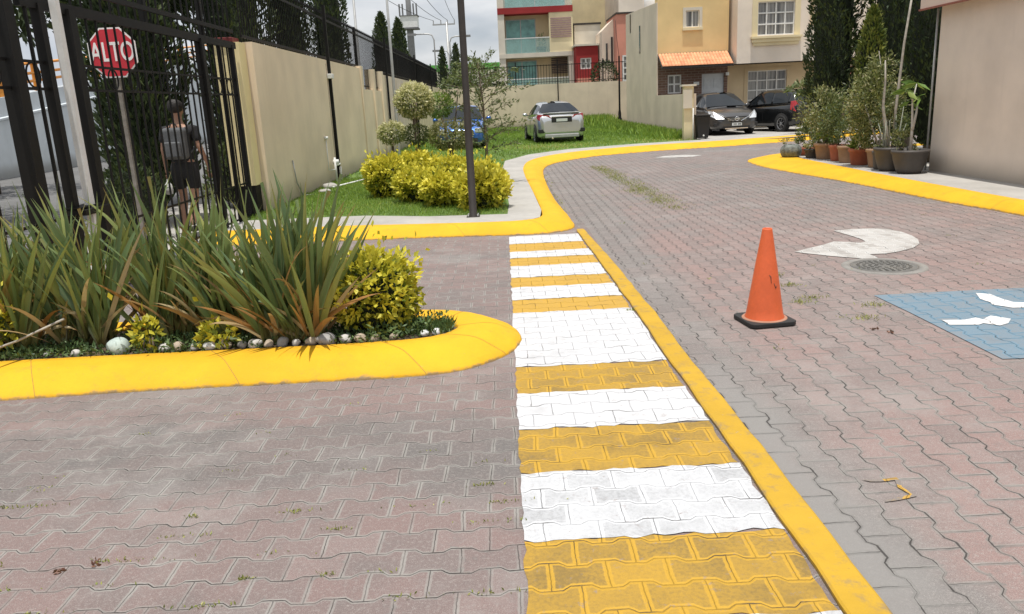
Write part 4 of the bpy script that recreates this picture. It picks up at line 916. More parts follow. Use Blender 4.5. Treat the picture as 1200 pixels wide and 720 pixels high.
# lawn hedge of golden bushes
hb = [((-2.15,13.9,.1),(.42,.42,.60),'leftmost golden bush of the lawn hedge, nearest the cream wall'),
      ((-1.52,13.0,.1),(.44,.45,.50),'golden bush second from the wall, in front of the tall topiary'),
      ((-1.75,14.6,.1),(.50,.5,.68),'taller golden bush behind the front row beside the topiary trunk'),
      ((-.98,12.3,.1),(.34,.40,.50),'golden bush left of the foreground lamp post'),
      ((-.98,14.2,.1),(.5,.5,.62),'golden bush behind the lamp post, under the blue car'),
      ((-.36,11.75,.1),(.40,.42,.52),'rightmost golden bush around the foot of the lamp post'),
      ((-.40,13.3,.1),(.38,.4,.55),'golden bush behind the rightmost one, beside the grey path')]
g2 = [1.1,1.0,1.0,.92,.95,1.02,.95]
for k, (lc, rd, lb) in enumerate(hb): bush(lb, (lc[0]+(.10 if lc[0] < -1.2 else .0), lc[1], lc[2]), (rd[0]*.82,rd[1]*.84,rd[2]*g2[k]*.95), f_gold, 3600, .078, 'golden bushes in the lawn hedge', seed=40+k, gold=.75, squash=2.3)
# topiary
tp = empty('pompom_topiary', (-1.60,14.9,.1), 0, 'tall variegated topiary with one big pompom and a small lower ball', 'topiary')
def pom(parent, c, r, n, mat, leaf=.05, seed=1, rnlo=0):
    g = np.random.default_rng(seed); d = unit(g.normal(size=(n,3))); t = 1-g.random(n)**1.5*.4; ld = unit(g.normal(size=(14,3))); bp = (np.exp(18*(d@ld.T-1))*g.uniform(-.5,1,14)).sum(1)
    P = np.array(c)+d*(t*(1+.13*bp))[:,None]*np.array(r); rn = np.clip((t-.6)*1.3+.25*(d[:,2])+g.normal(.12,.18,n)+rnlo, 0, 1)
    leaves('pompom', P, d+g.normal(0,.6,(n,3)), leaf*g.uniform(.6,1.4,n), leaf*.5, mat, parent, rn)
pom(tp, (0,0,1.62), (.345,.33,.31), 3000, f_topi, .06, 1); pom(tp, (-.0,0,1.02), (.22,.2,.19), 700, f_mid, .055, 2)
b = MB()
for a in range(3): b.tube([(0.02*a,0,-.1),(.03*math.cos(a*2),.03*math.sin(a*2),.7),(.05*math.cos(a*2+1),.05*math.sin(a*2+1),1.6)], .018, 6)
b.build('trunk', m_bark, tp)
tp = empty('pompom_topiary', (-2.18,15.9,.1), 0, 'low wide variegated topiary ball beside the cream wall', 'topiary')
pom(tp, (0,0,1.04), (.28,.26,.21), 1500, f_topi, .055, 3, -.05); MB().tube([(0,0,-.1),(0,0,.95)], .02, 6).build('trunk', m_bark, tp)
tp = empty('pompom_topiary', (-1.02,15.6,.1), 0, 'loose branching topiary with pale clumps behind the lamp post', 'topiary')
pom(tp, (-.18,0,1.52), (.26,.25,.22), 1100, f_bright, .06, 4, .15); pom(tp, (-.02,.1,.95), (.42,.32,.28), 1900, f_topi, .06, 5, -.05); pom(tp, (.15,.1,1.85), (.3,.25,.2), 350, f_mid, .06, 6)
b = MB()
for e in ((-.18,0,1.5),(.0,.1,.95),(.2,.1,1.85)): b.tube([(0,0,-.1),(0,0,.5),e], [.03,.025,.01], 6)
b.build('trunk', m_bark, tp)
# airy small tree right of the lamp post
at_ = empty('young_tree', (-.36,15.4,.1), 0, 'young airy tree with dark narrow leaves right of the lamp post', 'tree')
g = np.random.default_rng(77); b = MB(); Pn, Dn = [], []
b.tube([(0,0,-.1),(.02,0,.7),(.0,.02,1.5),(-.06,0,2.25)], [.035,.028,.02,.006], 7)
for q in range(34):
    z = .62+1.6*q/34; az = q*2.4+g.uniform(-.4,.4); Lb = (.95-.32*abs(z-1.3))*g.uniform(.6,1.05); el = g.uniform(.05,.6)
    e = Vector((math.cos(az)*Lb, math.sin(az)*Lb*.8, z+Lb*el)); s0 = Vector((0,0,z)); md = s0.lerp(e,.5)+Vector((0,0,.05))
    b.tube([s0, md, e], [.009,.006,.002], 4)
    for k in range(58):
        t = g.uniform(.18, 1.05); p = (s0.lerp(md, t*2) if t < .5 else md.lerp(e, t*2-1)); Pn.append(np.array(p)+g.normal(0,.028,3)); Dn.append(np.array((e-s0).normalized())*.8+g.normal(0,.6,3))
b.build('trunk', m_bark, at_)
leaves('crown', np.array(Pn), np.array(Dn), .085*g.uniform(.6,1.3,len(Pn)), .026, f_mid, at_, g.random(len(Pn))*.95)

# lawn grass blades: dense near, thinner far
def grass(name, n, fx, fy, zl, L0, W0, label, keepf=None, rn=None):
    x = fx(n); y = fy(n)
    if keepf is not None: k = keepf(x, y); x, y = x[k], y[k]
    n = len(x); P = np.stack([x,y,np.full(n,zl)],1); D = rng.normal(0,.38,(n,3)); D[:,2] = 1
    patch = .5+.25*np.sin(x*2.1+np.sin(y*1.3))+.25*np.sin(y*1.7+x*.6)
    r = np.clip((rng.random(n)*.75+patch*.25) if rn is None else rn(x,y,n), 0, 1)
    return tag(leaves(name, P, D, L0*rng.uniform(.5,1.3,n)*(np.interp(y,[10,50],[1,1.3])), W0*np.interp(y,[11,50],[1,3.5]), f_grass, None, r), label, 'grass', kind='stuff')
edgex = lambda y: np.interp(y, [11,12,19,21.4,23.6,25.3,26.4,26.9,50], [.0,.02,-.07,.0,.7,2.0,4.2,6.3,6.3])
def lawn_keep(x, y):
    e = np.interp(y, [10.9,19,21.4,23.6,25.3,26.4,26.9,50], [.0,-.07,.0,.7,2.0,4.2,6.3,6.3])
    fr = np.interp(x, [-3.85,-2.05,-1.1,0], [11.6,11.5,11.1,10.95])
    return (x < e) & (y > fr)
grass('lawn', 42000, lambda n: rng.uniform(-3.85,.05,n), lambda n: rng.uniform(11,18,n), .108, .055, .007, 'mown green lawn strip beside the cream wall', lawn_keep)
grass('far_lawn', 60000, lambda n: rng.uniform(-3.85,6.3,n), lambda n: 18+32*rng.random(n)**.8, .108, .075, .010, 'rougher green lawn where the silver and blue cars stand', lawn_keep,
      rn=lambda x,y,n: rng.random(n)*.6+.25*(np.sin(x*1.3+y*.7)*.5+.5)+.35*np.exp(-((y-26.8-(x*.1))/1.6)**2))
def tall(n): return 5.2+1.1*rng.random(n)**.5
grass('tall_grass', 9000, lambda n: 6.36-np.abs(rng.normal(0,.45,n)), lambda n: rng.uniform(27.6,49.5,n), .108, .26, .020, 'taller uncut grass along the foot of the grey garden wall')
grass('wall_foot_grass', 5000, lambda n: rng.uniform(3.2,6.4,n), lambda n: 49.8-np.abs(rng.normal(0,1.6,n)), .108, .42, .020, 'uncut grass along the foot of the rear wall')

# weeds in paving joints
Pw, Lw = [], []
def tuft(x, y, n=30, sx=.05, sy=.02, L=.03):
    for _ in range(n): Pw.append((x+rng.normal(0,sx), y+rng.normal(0,sy), 0)); Lw.append(L*rng.uniform(.5,1.3))
for _ in range(30):
    x = rng.uniform(-2.3,-.05); y = round(rng.uniform(2.2,3.2)/.1572)*.1572; tuft(x, y, int(rng.uniform(8,32)), rng.uniform(.015,.10), .006, .017)
for _ in range(12):
    x = rng.uniform(-2.3,-.05); y = rng.uniform(3.2,4.4); tuft(x, y, 8, .04, .008, .012)
for q in ((2.34,6.50),(2.24,5.93),(2.50,5.42),(2.36,6.05),(2.72,5.75),(2.33,6.9)): tuft(*q, 70, .055, .03, .03)
for _ in range(170):
    t = rng.random(); x = 2.25+.2*t+rng.normal(0,.10); tuft(x, 19.6-8.2*t, 26, .08, .14, .035)
for _ in range(30): tuft(rng.uniform(1.3,5.8), rng.uniform(3,16), 9, .03, .03, .018)
for _ in range(22): y = rng.uniform(10.4,18); tuft(.86+rng.normal(0,.03), y, 12, .02, .08, .03)
tuft(.93,5.93,60,.02,.015,.025)
Pw = np.array(Pw); D = rng.normal(0,.7,(len(Pw),3)); D[:,2] = np.abs(D[:,2])+.4
tag(leaves('joint_weeds', Pw, D, np.array(Lw), .006, f_weed, None, rng.random(len(Pw))), 'tiny yellow-green weeds growing in the paving joints', 'weeds', kind='stuff')
# dry debris
for k, (x, y) in enumerate([(-1.72,2.62),(2.45,5.15),(2.52,5.05),(-1.6,2.66)]):
    P = np.array([[x,y,.004]]*16)+rng.normal(0,.010,(16,3))*[1,1,.15]; D = rng.normal(0,1,(16,3))*[1,1,.3]
    tag(leaves('dry_leaf_scrap', P, D, .020, .012, foliage('dry_leaf%d' % k, [(0,(.08,.03,.02)),(1,(.2,.09,.05))], .1), None, rng.random(16)), ['larger crumbled dry leaf on the left paving','dry leaf scrap farther from the camera beside the blue bay','dry leaf scrap nearer the camera left of the blue bay','smaller dry crumb right of the larger leaf on the left paving'][k], 'dry leaves', 'dry leaf scraps on the paving')

# ------------------------------------------------------------------ trees
cypress('dark cypress tree behind the stop sign, just beyond the gate', (-5.40,12.3,0), 5.5, .60, 'cypresses along the public street', 12000, .3, seed=1)
cypress('tall cypress behind the wall, close above the yellow gate pillar', (-4.75,15.0,0), 6.0, .62, 'cypresses along the public street', 6000, .4, seed=2)
cypress('cypress rising behind the first length of wall-top fence', (-4.75,19.0,0), 6.6, .42, 'cypresses along the public street', 5000, .4, seed=3)
cypress('cypress cut by the top of the photo left of the pale street pole', (-4.75,23.5,0), 6.6, .50, 'cypresses along the public street', 5000, .4, seed=4)
cypress('pointed cypress left of the pale lamp pole, top visible against the sky', (-4.95,35.5,0), 5.5, .50, 'cypresses along the public street', 4000, .4, seed=5, tip=.3)
cypress('pointed cypress next to the antenna tower, right of the pale lamp pole', (-4.5,37.5,0), 5.45, .50, 'cypresses along the public street', 4000, .4, seed=6, tip=.35)
cypress('small far cypress left of the distant street lights', (-4.3,62,0), 5.8, .42, 'far cypresses by the bridge', 1500, .4, seed=7, leafl=.2)
cypress('small far cypress right of the distant street lights', (-3.5,66,0), 6.3, .55, 'far cypresses by the bridge', 1500, .4, seed=8, leafl=.2)
cypress('low dark cypress at the far end of the wall-top fence', (-4.5,44,0), 3.9, .6, 'cypresses along the public street', 2500, .4, seed=9, leafl=.16)
cypress('low dark cypress beyond the far fence corner, thinner of the two', (-4.4,49,0), 3.9, .4, 'cypresses along the public street', 2000, .4, seed=10, leafl=.16)
broad_tree('dark broad tree filling the top left corner behind the iron fence', (-9.5,13.5,0), 7, [((0,0,4.6),(2.4,2.2,1.5)),((1.9,.4,4.9),(1.6,1.6,1.3)),((-1.9,.3,5.2),(2,2,1.7))], f_mid, 6500, .20, .2, 'dark street trees', seed=11)
broad_tree('dark street tree above the gate rail behind the stop sign', (-7.0,15.5,0), 6.5, [((0,0,4.4),(1.7,1.6,1.25)),((1.3,0,4.9),(1.2,1.2,1.1))], f_cyp, 6500, .20, .16, 'dark street trees', seed=12)
broad_tree('dark street tree beyond the gate at the right, against the cypress', (-6.2,18.5,0), 6.5, [((0,0,4.9),(1.4,1.6,.9)),((.2,0,5.6),(1.4,1.4,1.2))], f_cyp, 5000, .20, .16, 'dark street trees', seed=13)
broad_tree('low dark street tree at the far left edge above the ramp rail', (-12.8,20,0), 6.5, [((0,0,4.9),(2.8,2,1.4)),((-2.8,0,5.2),(2.4,2,1.6))], f_cyp, 5500, .24, .2, 'dark street trees', seed=14)
cypress('dark hedge-like shrub behind the gate, below the stop sign', (-5.0,10.6,0), 1.05, .42, 'low shrubs beyond the gate', 2200, .1, f_cyp, .08, seed=15, cat='shrub', name='street_shrub')
cypress('dark shrub beyond the gate, right of the walking person', (-4.75,14.3,0), 1.15, .55, 'low shrubs beyond the gate', 2400, .1, f_mid, .08, seed=16, cat='shrub', name='street_shrub')
cypress('left dark cypress behind the flower pots', (7.75,19.3,.1), 6.6, .56, 'cypresses behind the pots', 9000, .75, seed=17, leafl=.11)
cypress('big dark cypress against the corner of the taupe house', (9.05,18.4,.1), 7.0, .95, 'cypresses behind the pots', 11000, .3, seed=18, leafl=.12)
cypress('dark lower cypress filling the gap beside the house downpipe', (8.25,15.6,.1), 6.2, .62, 'cypresses behind the pots', 7000, .3, seed=19, leafl=.11)

# ------------------------------------------------------------------ posts, poles, tower, far things
lp = empty('lamp_post', (-.47,10.86,.1), 0, 'dark brown slim lamp post in the foreground, rising out of the picture', 'lamp post')
MB().lathe([(.062,0),(.062,.02),(.052,.03),(.050,1.3),(.046,1.32),(.044,4.2),(.040,5.2),(0,5.2)], n=20).build('pole', m_iron2, lp)
MB().box(-.09,.09,-.09,.09,0,.022).build('base_plate', m_iron2, lp)
b = MB()
for sx_, sy_ in ((-.065,-.065),(.065,-.065),(.065,.065),(-.065,.065)): b.tube([(sx_,sy_,.02),(sx_,sy_,.05)], .010, 6)
b.build('bolts', m_galv, lp)
MB().lathe([(.05,0),(.20,.05),(.22,.30),(.10,.42),(0,.44)], (0,0,5.15), n=16).build('lantern', m_white, lp)
pp = empty('pale_lamp_pole', (-3.52,27,.1), 0, 'thin pale grey lamp pole in front of the cream wall behind the topiaries', 'lamp post')
MB().lathe([(.05,0),(.045,3),(.03,7.5),(0,7.5)], n=12).build('pole', m_galv, pp)
pp = empty('street_pole', (-5.6,33,0), 0, 'very thin grey street pole beyond the fence left of the pale lamp pole', 'pole')
MB().lathe([(.06,0),(.04,9),(0,9)], n=10).build('pole', m_galv, pp)
tw = empty('antenna_tower', (-11.6,110,0), 0, 'tall pale antenna mast with boxed white platform far behind the fence', 'tower')
MB().lathe([(.5,0),(.45,11),(.35,13),(.3,22),(0,22)], n=12).build('mast', plain('mast_grey', (.20,.20,.20), .7), tw)
b = MB(); b.box(-1.1,1.1,-1,1,11.7,13.1); b.build('platform', m_white, tw)
b = MB(); b.box(-1.2,1.2,-1.1,1.1,11.5,11.7); b.box(-1.2,1.2,-1.1,1.1,13.1,13.2)
for x in (-1.1,-.7,.7,1.1): b.box(x-.09,x+.09,-1.0,-.85,13.1,14.6)
b.build('antennas', plain('mast_dark', (.14,.14,.14), .7), tw)
MB().bar((-1.9,0,11.6),(-.5,0,8.3),.14).build('brace', m_iron2, tw)
up = empty('utility_pole', (-5.55,90,0), 0, 'distant concrete utility pole with crossarm and wires', 'utility pole')
MB().lathe([(.16,0),(.11,10.3),(0,10.3)], n=8).build('pole', m_galv, up)
b = MB(); b.box(-1.5,.9,-.06,.06,10.0,10.14)
for x in (-1.4,-.6,.1,.85): b.box(x-.05,x+.05,-.05,.05,10.1,10.5)
b.build('crossarm', m_galv, up)
for k, (dx, x2, z2, lb) in enumerate(((-1.4,-14,21,'left'),(-.6,-10,21,''),(.1,-7.5,21,''),(.85,-4.5,21,''))):
    b = MB(); a0 = Vector((dx-5.55,90,10.5)); a1 = Vector((x2*1.0,45,14.5)); pts = []
    for q in range(15):
        t = q/14; p = a0.lerp(a1, t); p.z -= 2.2*4*t*(1-t)*.6; pts.append(p)
    tag(b.tube(pts, .022, 4, False).build('overhead_wire', m_black), 'black overhead wire from the %s of the distant utility pole crossarm' % ['left end','second insulator','third insulator','right end'][k], 'wire', 'overhead wires from the utility pole')
for k, (x, y, h, s, arm, lb) in enumerate(((-5.45,70,7.5,-1,1.5,'far street light with arm reaching left beyond the green bridge'),(-4.45,75,7.6,1,1.2,'far street light with arm reaching right beside the lamp post'),(-5.0,82,6.9,-1,.9,'short far street light between the two taller ones'))):
    sl = empty('street_light', (x,y,0), 0, lb, 'street light', 'far street lights')
    MB().tube([(0,0,0),(0,0,h-.5),(s*.15,0,h-.12),(s*.5,0,h),(s*arm,0,h)], .06, 6).build('pole', m_galv, sl)
    MB().box(min(s*arm,s*(arm+.7)),max(s*arm,s*(arm+.7)),-.14,.14,h-.1,h+.08).build('lamp_head', plain('lamp_grey', (.22,.22,.22), .6), sl)
gb = empty('green_bridge', (0,140,0), 0, 'green and white overpass parapet far away above the fence', 'bridge')
m_green = plain('bridge_green', (.10,.36,.06), .7, var=.1)
MB().box(-14,6,0,4,7.25,8.35).build('parapet', m_green, gb); MB().box(-14,6,-.1,4.2,5.6,7.24).build('deck', m_lt, gb)
for x in (-12,-5.5,1): MB().box(x-.5,x+.5,1,3,0,5.6).build('pier', m_lt, gb)
for k, (x0, x1, z, yy) in enumerate(((-30,-14,9,200),(-14,-2,8.2,190),(-2,12,9.0,210))):
    o = MB(); o.box(x0,x1,yy,yy+12,0,z); tag(o.build('far_building', m_lt if k % 2 else m_beige), 'pale low building on the horizon %s' % ['left of the antenna tower','behind the green bridge','between the bridge and the apartment block'][k], 'building')
cypress('dark roadside shrub under the green bridge', (-3.8,80,0), 5.2, 1.0, None, 1200, .3, f_mid, .3, seed=23, cat='shrub', name='roadside_shrub')
broad_tree('leafy green tree beyond the rear wall, left of the apartment block', (-1.6,54,0), 4.6, [((0,0,3.3),(1.7,1.2,1.0))], f_mid, 1800, .22, .1, None, seed=24)

# small fittings on the wall
for k, (y, lb) in enumerate(((14.2,'thin grey conduit curving down the cream wall near the sword plants'),)):
    cd = MB(); cd.tube([(-3.73,14.2,.80),(-3.72,14.3,.4),(-3.71,14.6,.14),(-3.6,14.9,.12)], .012, 6); o = cd.build('wall_conduit', m_galv); tag(o, lb, 'conduit')
wt = empty('water_meter', (-3.62,17.2,.1), 0, 'small white water meter pipes standing at the foot of the cream wall', 'water meter')
b = MB(); b.tube([(0,0,0),(0,0,.55)], .022, 6); b.tube([(0,.5,0),(0,.5,.32)], .022, 6); b.tube([(0,0,.38),(0,.5,.38)], .022, 6); b.tube([(-.1,-.2,.95),(-.1,-.2,.3),(0,0,.3)], .012, 6); b.build('pipe', m_white, wt)
MB().lathe([(0,-.05),(.06,-.05),(.07,0),(.06,.05),(0,.05)], (0,.1,.45), 12).build('meter', m_white, wt); MB().lathe([(0,0),(.05,0),(.05,.06),(0,.06)], (-.1,-.2,.94), 10).build('valve', m_white, wt)
ct = empty('wall_camera', (-3.72,18.0,2.33), 0, 'small white floodlight fixed beside the black fence post on the cream wall', 'lamp')
MB().box(-.05,.08,-.12,.08,-.04,.06).build('housing', m_white, ct, .01); MB().tube([(-.05,.1,0),(-.02,.18,-.12)], .02, 6).build('bracket', m_white, ct)
b = MB().tube([(-3.45,15.9,.14),(-3.0,17.6,.14)], .02, 6); tag(b.build('loose_pipe', m_white), 'white plastic pipe lying on the lawn by the cream wall', 'pipe')
tag(stone('rubble_block', (-3.50,16.0,.15), (.10,.15,.06), 91, m_conc), 'pale concrete lump at the foot of the cream wall', 'stone')
tag(stone('rubble_block', (-3.45,15.2,.14), (.09,.11,.04), 92, m_conc), 'flat grey concrete lump beside the wall, nearer the gate', 'stone')

# ------------------------------------------------------------------ traffic cone
tcn = empty('traffic_cone', (1.80,5.46,0), R(8), 'orange traffic cone with black square base standing on the paved road', 'traffic cone')
m_cone = plain('cone_orange', (.66,.12,.035), .5, var=.10, scale=5, dirt=.45, dirtc=(.42,.10,.045), bmp=.15)
b = MB(); b.lathe([(.137,.035),(.135,.045),(.129,.06),(.122,.10),(.077,.40),(.034,.665),(.033,.672),(.030,.674),(.028,.668),(.03,.6)], n=40); b.build('cone', m_cone, tcn)
b = MB(); h_ = .170
pts = [(-h_+.03,-h_),(h_-.03,-h_),(h_,-h_+.03),(h_,h_-.03),(h_-.03,h_),(-h_+.03,h_),(-h_,h_-.03),(-h_,-h_+.03)]
b.prism(pts, .002, .034); b.build('base', m_rubber, tcn, .006)
b = MB(); b.lathe([(.157,.034),(.150,.040),(.137,.040)], n=40); b.build('collar', plain('cone_dusty', (.34,.17,.11), .8), tcn)
b = MB()
for (a0, z0, a1, z1, a2, z2) in ((-1.75,.36,-1.62,.345,-1.60,.30),(-1.38,.30,-1.25,.265,-1.12,.28)):
    def cp(a, z): r = .0015+.122+(.077-.122)*(z-.10)/.30; return (r*math.cos(a), r*math.sin(a), z)
    b.tube([cp(a0,z0),cp(a1,z1),cp(a2,z2)], [.0015,.003,.0015], 5)
b.build('scuff', plain('scuff_dark', (.09,.05,.04), .8), tcn)

# ------------------------------------------------------------------ pots with plants
POTG = 'potted plants along the taupe house'
m_terra = plain('pot_terracotta', (.36,.11,.06), .8, var=.12, scale=8, dirt=.3); m_brown = plain('pot_brown', (.30,.19,.12), .8, var=.12, scale=8, dirt=.3)
m_dgrey = plain('pot_dark_grey', (.062,.055,.050), .6, var=.1, scale=8, dirt=.25, dirtc=(.14,.12,.10)); m_soil = m_earth
def pot(name, label, x, y, r, h, mat, bowl=False, rot=0):
    o = empty(name, (x,y,.114), rot, label, 'potted plant', POTG)
    if bowl: pr = [(0,0),(r*.62,0),(r*.70,h*.12),(r*.88,h*.55),(r*.96,h*.82),(r*1.0,h*.84),(r*1.03,h*.92),(r*1.0,h),(r*.93,h*.99),(r*.90,h*.86),(0,h*.86)]
    else: pr = [(0,0),(r*.72,0),(r*.76,h*.04),(r*.93,h*.80),(r*1.02,h*.81),(r*1.04,h*.98),(r*.96,h),(r*.9,h*.98),(r*.88,h*.86),(0,h*.86)]
    b = MB(); b.lathe(pr[:-1], n=28); p = b.build('pot', mat, o)
    b = MB(); b.lathe([(r*.89,h*.87),(r*.4,h*.90),(0,h*.90)], n=16); b.build('soil', m_soil, o)
    return o
def potleaf(o, name, mat, n, c, rad, leaf, asp=.45, up=.4, seed=1, shell=.8):
    g = np.random.default_rng(seed); n = int(n*.72); ncl = max(5, n//34); C, d0, t0 = clouds(ncl, c, rad, shell, seed=seed); idx = g.integers(0, ncl, n)
    P = C[idx]+g.normal(0,1,(n,3))*np.array(rad)*.16; P[:,2] = np.maximum(P[:,2], c[2]-rad[2]*1.05)
    return leaves(name, P, d0[idx]+g.normal(0,.7,(n,3))+[0,0,up], leaf*g.uniform(.6,1.4,n), leaf*asp, mat, o, np.clip(g.normal(.45,.25,n),0,1))
def stems(o, pts, r=.012, mat=None):
    b = MB()
    for p in pts: b.tube(p, [r*(1-.7*i/(len(p)-1)) for i in range(len(p))], 6)
    return b.build('stem', mat or m_bark, o)
# row, far to near
o = empty('planter_bag', (6.46,18.15,.118), 0, 'grey lumpy planter bag with tiny succulents at the far end of the pot row', 'potted plant', POTG)
MB().lathe([(0,0),(.17,0),(.215,.05),(.235,.14),(.22,.22),(.17,.27),(.15,.285),(.13,.27),(0,.26)], n=22).build('bag', plain('bag_grey', (.15,.165,.15), .7, var=.45, scale=14, bmp=.9, bdist=.03, bscale=12), o)
potleaf(o, 'succulent', f_shrub, 160, (0,0,.36), (.2,.16,.06), .045, seed=1)
o = pot('small_pot', 'small dark pot overflowing with pale succulents next to the grey bag', 6.78, 17.75, .16, .20, m_dgrey); potleaf(o, 'succulent', f_topi, 420, (0,0,.24), (.22,.2,.13), .05, seed=2)
o = pot('terracotta_bowl', 'low reddish bowl with dark spiky succulents behind the small dark pot', 6.97, 18.6, .26, .18, m_terra); potleaf(o, 'succulent', f_mid, 700, (0,0,.42), (.22,.2,.26), .07, seed=3)
o = pot('clay_pot', 'brown clay pot under the tall pale leafy shrub, farthest of the tall pots', 6.93, 17.35, .25, .34, m_brown); potleaf(o, 'foliage', f_shrub, 2600, (-.02,.1,.95), (.38,.34,.55), .075, .4, seed=4); potleaf(o, 'low_foliage', f_bright, 500, (0,-.1,.45), (.26,.2,.14), .06, seed=41); stems(o, [[(0,0,.3),(.05,.05,.7),(.1,.1,1.3)],[(0,0,.3),(-.1,.1,.8),(-.2,.15,1.2)]])
o = pot('clay_pot', 'red clay pot under a dark green feathery bush', 6.95, 16.75, .19, .33, m_terra); potleaf(o, 'foliage', f_mid, 2200, (.0,.15,.88), (.34,.3,.48), .075, .3, seed=5); stems(o, [[(0,0,.3),(.03,.05,.7),(.1,.1,1.2)]])
o = pot('clay_pot', 'brown clay pot between the two red pots', 6.93, 16.25, .20, .34, m_brown); potleaf(o, 'foliage', f_mid, 900, (0,.2,.6), (.25,.22,.3), .07, .3, seed=6)
o = pot('clay_pot', 'red clay pot holding a bright green rosette plant', 6.92, 15.65, .21, .32, m_terra)
g = np.random.default_rng(5); P, D, Ln = [], [], []
for ring_ in range(6):
    for k in range(13):
        a = 2*math.pi*k/13+ring_*.5; el = R(12+ring_*14); P.append((.03*math.cos(a),.03*math.sin(a),.33+ring_*.03)); D.append((math.cos(a)*math.cos(el),math.sin(a)*math.cos(el),math.sin(el))); Ln.append(.27-.02*ring_)
leaves('rosette', np.array(P), np.array(D), np.array(Ln), .085, f_bright, o, g.random(len(P)))
o = pot('clay_pot', 'wide brown clay pot under the big dappled shrub with dry twigs', 7.00, 15.0, .24, .35, m_brown); potleaf(o, 'foliage', f_shrub, 5200, (-.02,.25,1.12), (.50,.42,.72), .07, .42, seed=7); potleaf(o, 'upper_foliage', f_shrub, 900, (.05,.25,1.75), (.26,.24,.35), .06, .42, seed=71)
stems(o, [[(0,0,.3),(.03,.1,.8),(.1,.25,1.5),(.0,.3,2.1)],[(0,0,.3),(-.15,.1,.8),(-.3,.2,1.3)],[(0,0,.3),(.15,.1,.8),(.3,.2,1.2)]], .02, m_barkpale)
o = pot('clay_pot', 'narrow dark grey pot with a low succulent left of the wide grey tub', 6.87, 14.62, .17, .33, m_dgrey); potleaf(o, 'succulent', f_shrub, 200, (0,0,.36), (.14,.12,.06), .06, seed=8)
o = pot('grey_tub', 'wide dark grey tub with a knobbly pale trunk and thin cactus stems', 6.87, 14.28, .29, .42, m_dgrey, True)
stems(o, [[(-.08,0,.35),(-.1,.02,.7),(-.18,.04,1.1),(-.17,.04,1.55),(-.20,.03,1.9)]], .035, m_barkpale)
b = MB()
for k in range(9):
    a = g.uniform(0,6.28); b.tube([(.1*math.cos(a),.08*math.sin(a),.35),(.16*math.cos(a),.13*math.sin(a),.55+g.uniform(0,.35)),(.2*math.cos(a)+g.uniform(-.05,.05),.16*math.sin(a),.75+g.uniform(0,.45))], [.012,.012,.004], 5)
b.build('cactus_stem', plain('cactus_grey', (.30,.32,.26), .8, var=.3, scale=30), o)
potleaf(o, 'foliage', f_shrub, 500, (0,0,.52), (.25,.22,.16), .05, seed=9); potleaf(o, 'side_foliage', f_mid, 450, (-.12,.1,.95), (.16,.14,.38), .05, seed=91)
stk = MB(); stk.tube([(6.97,14.42,.5),(6.98,14.45,1.2),(7.07,14.5,2.3),(7.20,14.5,3.6)], [.026,.024,.02,.014], 8)
tag(stk.build('cane_stake', m_barkpale), 'long leaning pale bamboo cane rising from the wide grey tub past the cypress', 'cane')
o = pot('grey_tub', 'nearest dark grey bowl tub with a bare forked plumeria', 6.93, 13.72, .30, .40, m_dgrey, True)
stems(o, [[(0,0,.33),(.0,0,.75),(-.02,.02,1.2),(.02,0,1.48)],[(0,0,.72),(.05,0,1.0),(.07,0,1.28)],[(0,0,1.2),(-.12,.02,1.38)]], .028, plain('plumeria_bark', (.46,.44,.40), .8, var=.12))
def bigleaf(tips):
    P, D, Ln = [], [], []
    for (c, k0) in tips:
        for k in range(k0):
            a = g.uniform(0, 6.28); el = g.uniform(-.9, .15); P.append(c); D.append((math.cos(a), math.sin(a)*.8, el)); Ln.append(g.uniform(.18,.30))
    return np.array(P), np.array(D), np.array(Ln)
P, D, Ln = bigleaf([((.02,0,1.50),9),((-.14,.02,1.39),8),((.08,0,1.29),4),((-.06,.02,1.2),2)]); leaves('foliage', P, D, Ln, .085, f_bright, o, np.clip(g.random(len(P))*.5+.5,0,1))
potleaf(o, 'low_foliage', f_shrub, 260, (.05,.15,.55), (.22,.1,.16), .06, seed=92)
o = pot('clay_pot', 'small reddish pot tucked between the nearest tub and the house wall', 7.12, 14.45, .16, .40, m_terra); potleaf(o, 'foliage', f_mid, 700, (0,0,.75), (.2,.2,.38), .05, seed=10)
cypress('slim yellow-green conifer rising above the big dappled shrub', (7.22,16.1,.1), 2.95, .27, None, 4200, .5, f_conif, .09, .35, seed=21, cat='conifer', name='golden_conifer')
broad_tree('small leafy green tree in front of the black hatchback, left of the pots', (10.35,27.6,.1), 1.9, [((0,0,1.5),(.62,.5,.30))], f_mid, 700, .15, .03, None, name='small_tree', seed=61, shell=.9)
# extra twiggy plant in front of hatchback
o = empty('loose_shrub', (7.35,19.0,.114), 0, 'loose light green shrub behind the grey planter bag', 'shrub'); potleaf(o, 'foliage', f_shrub, 1500, (0,0,.72), (.45,.3,.6), .08, .4, seed=62); stems(o, [[(0,0,-.05),(.05,0,.6),(.2,.05,1.1)],[(0,0,-.05),(-.1,0,.5),(-.2,.05,1.0)]])

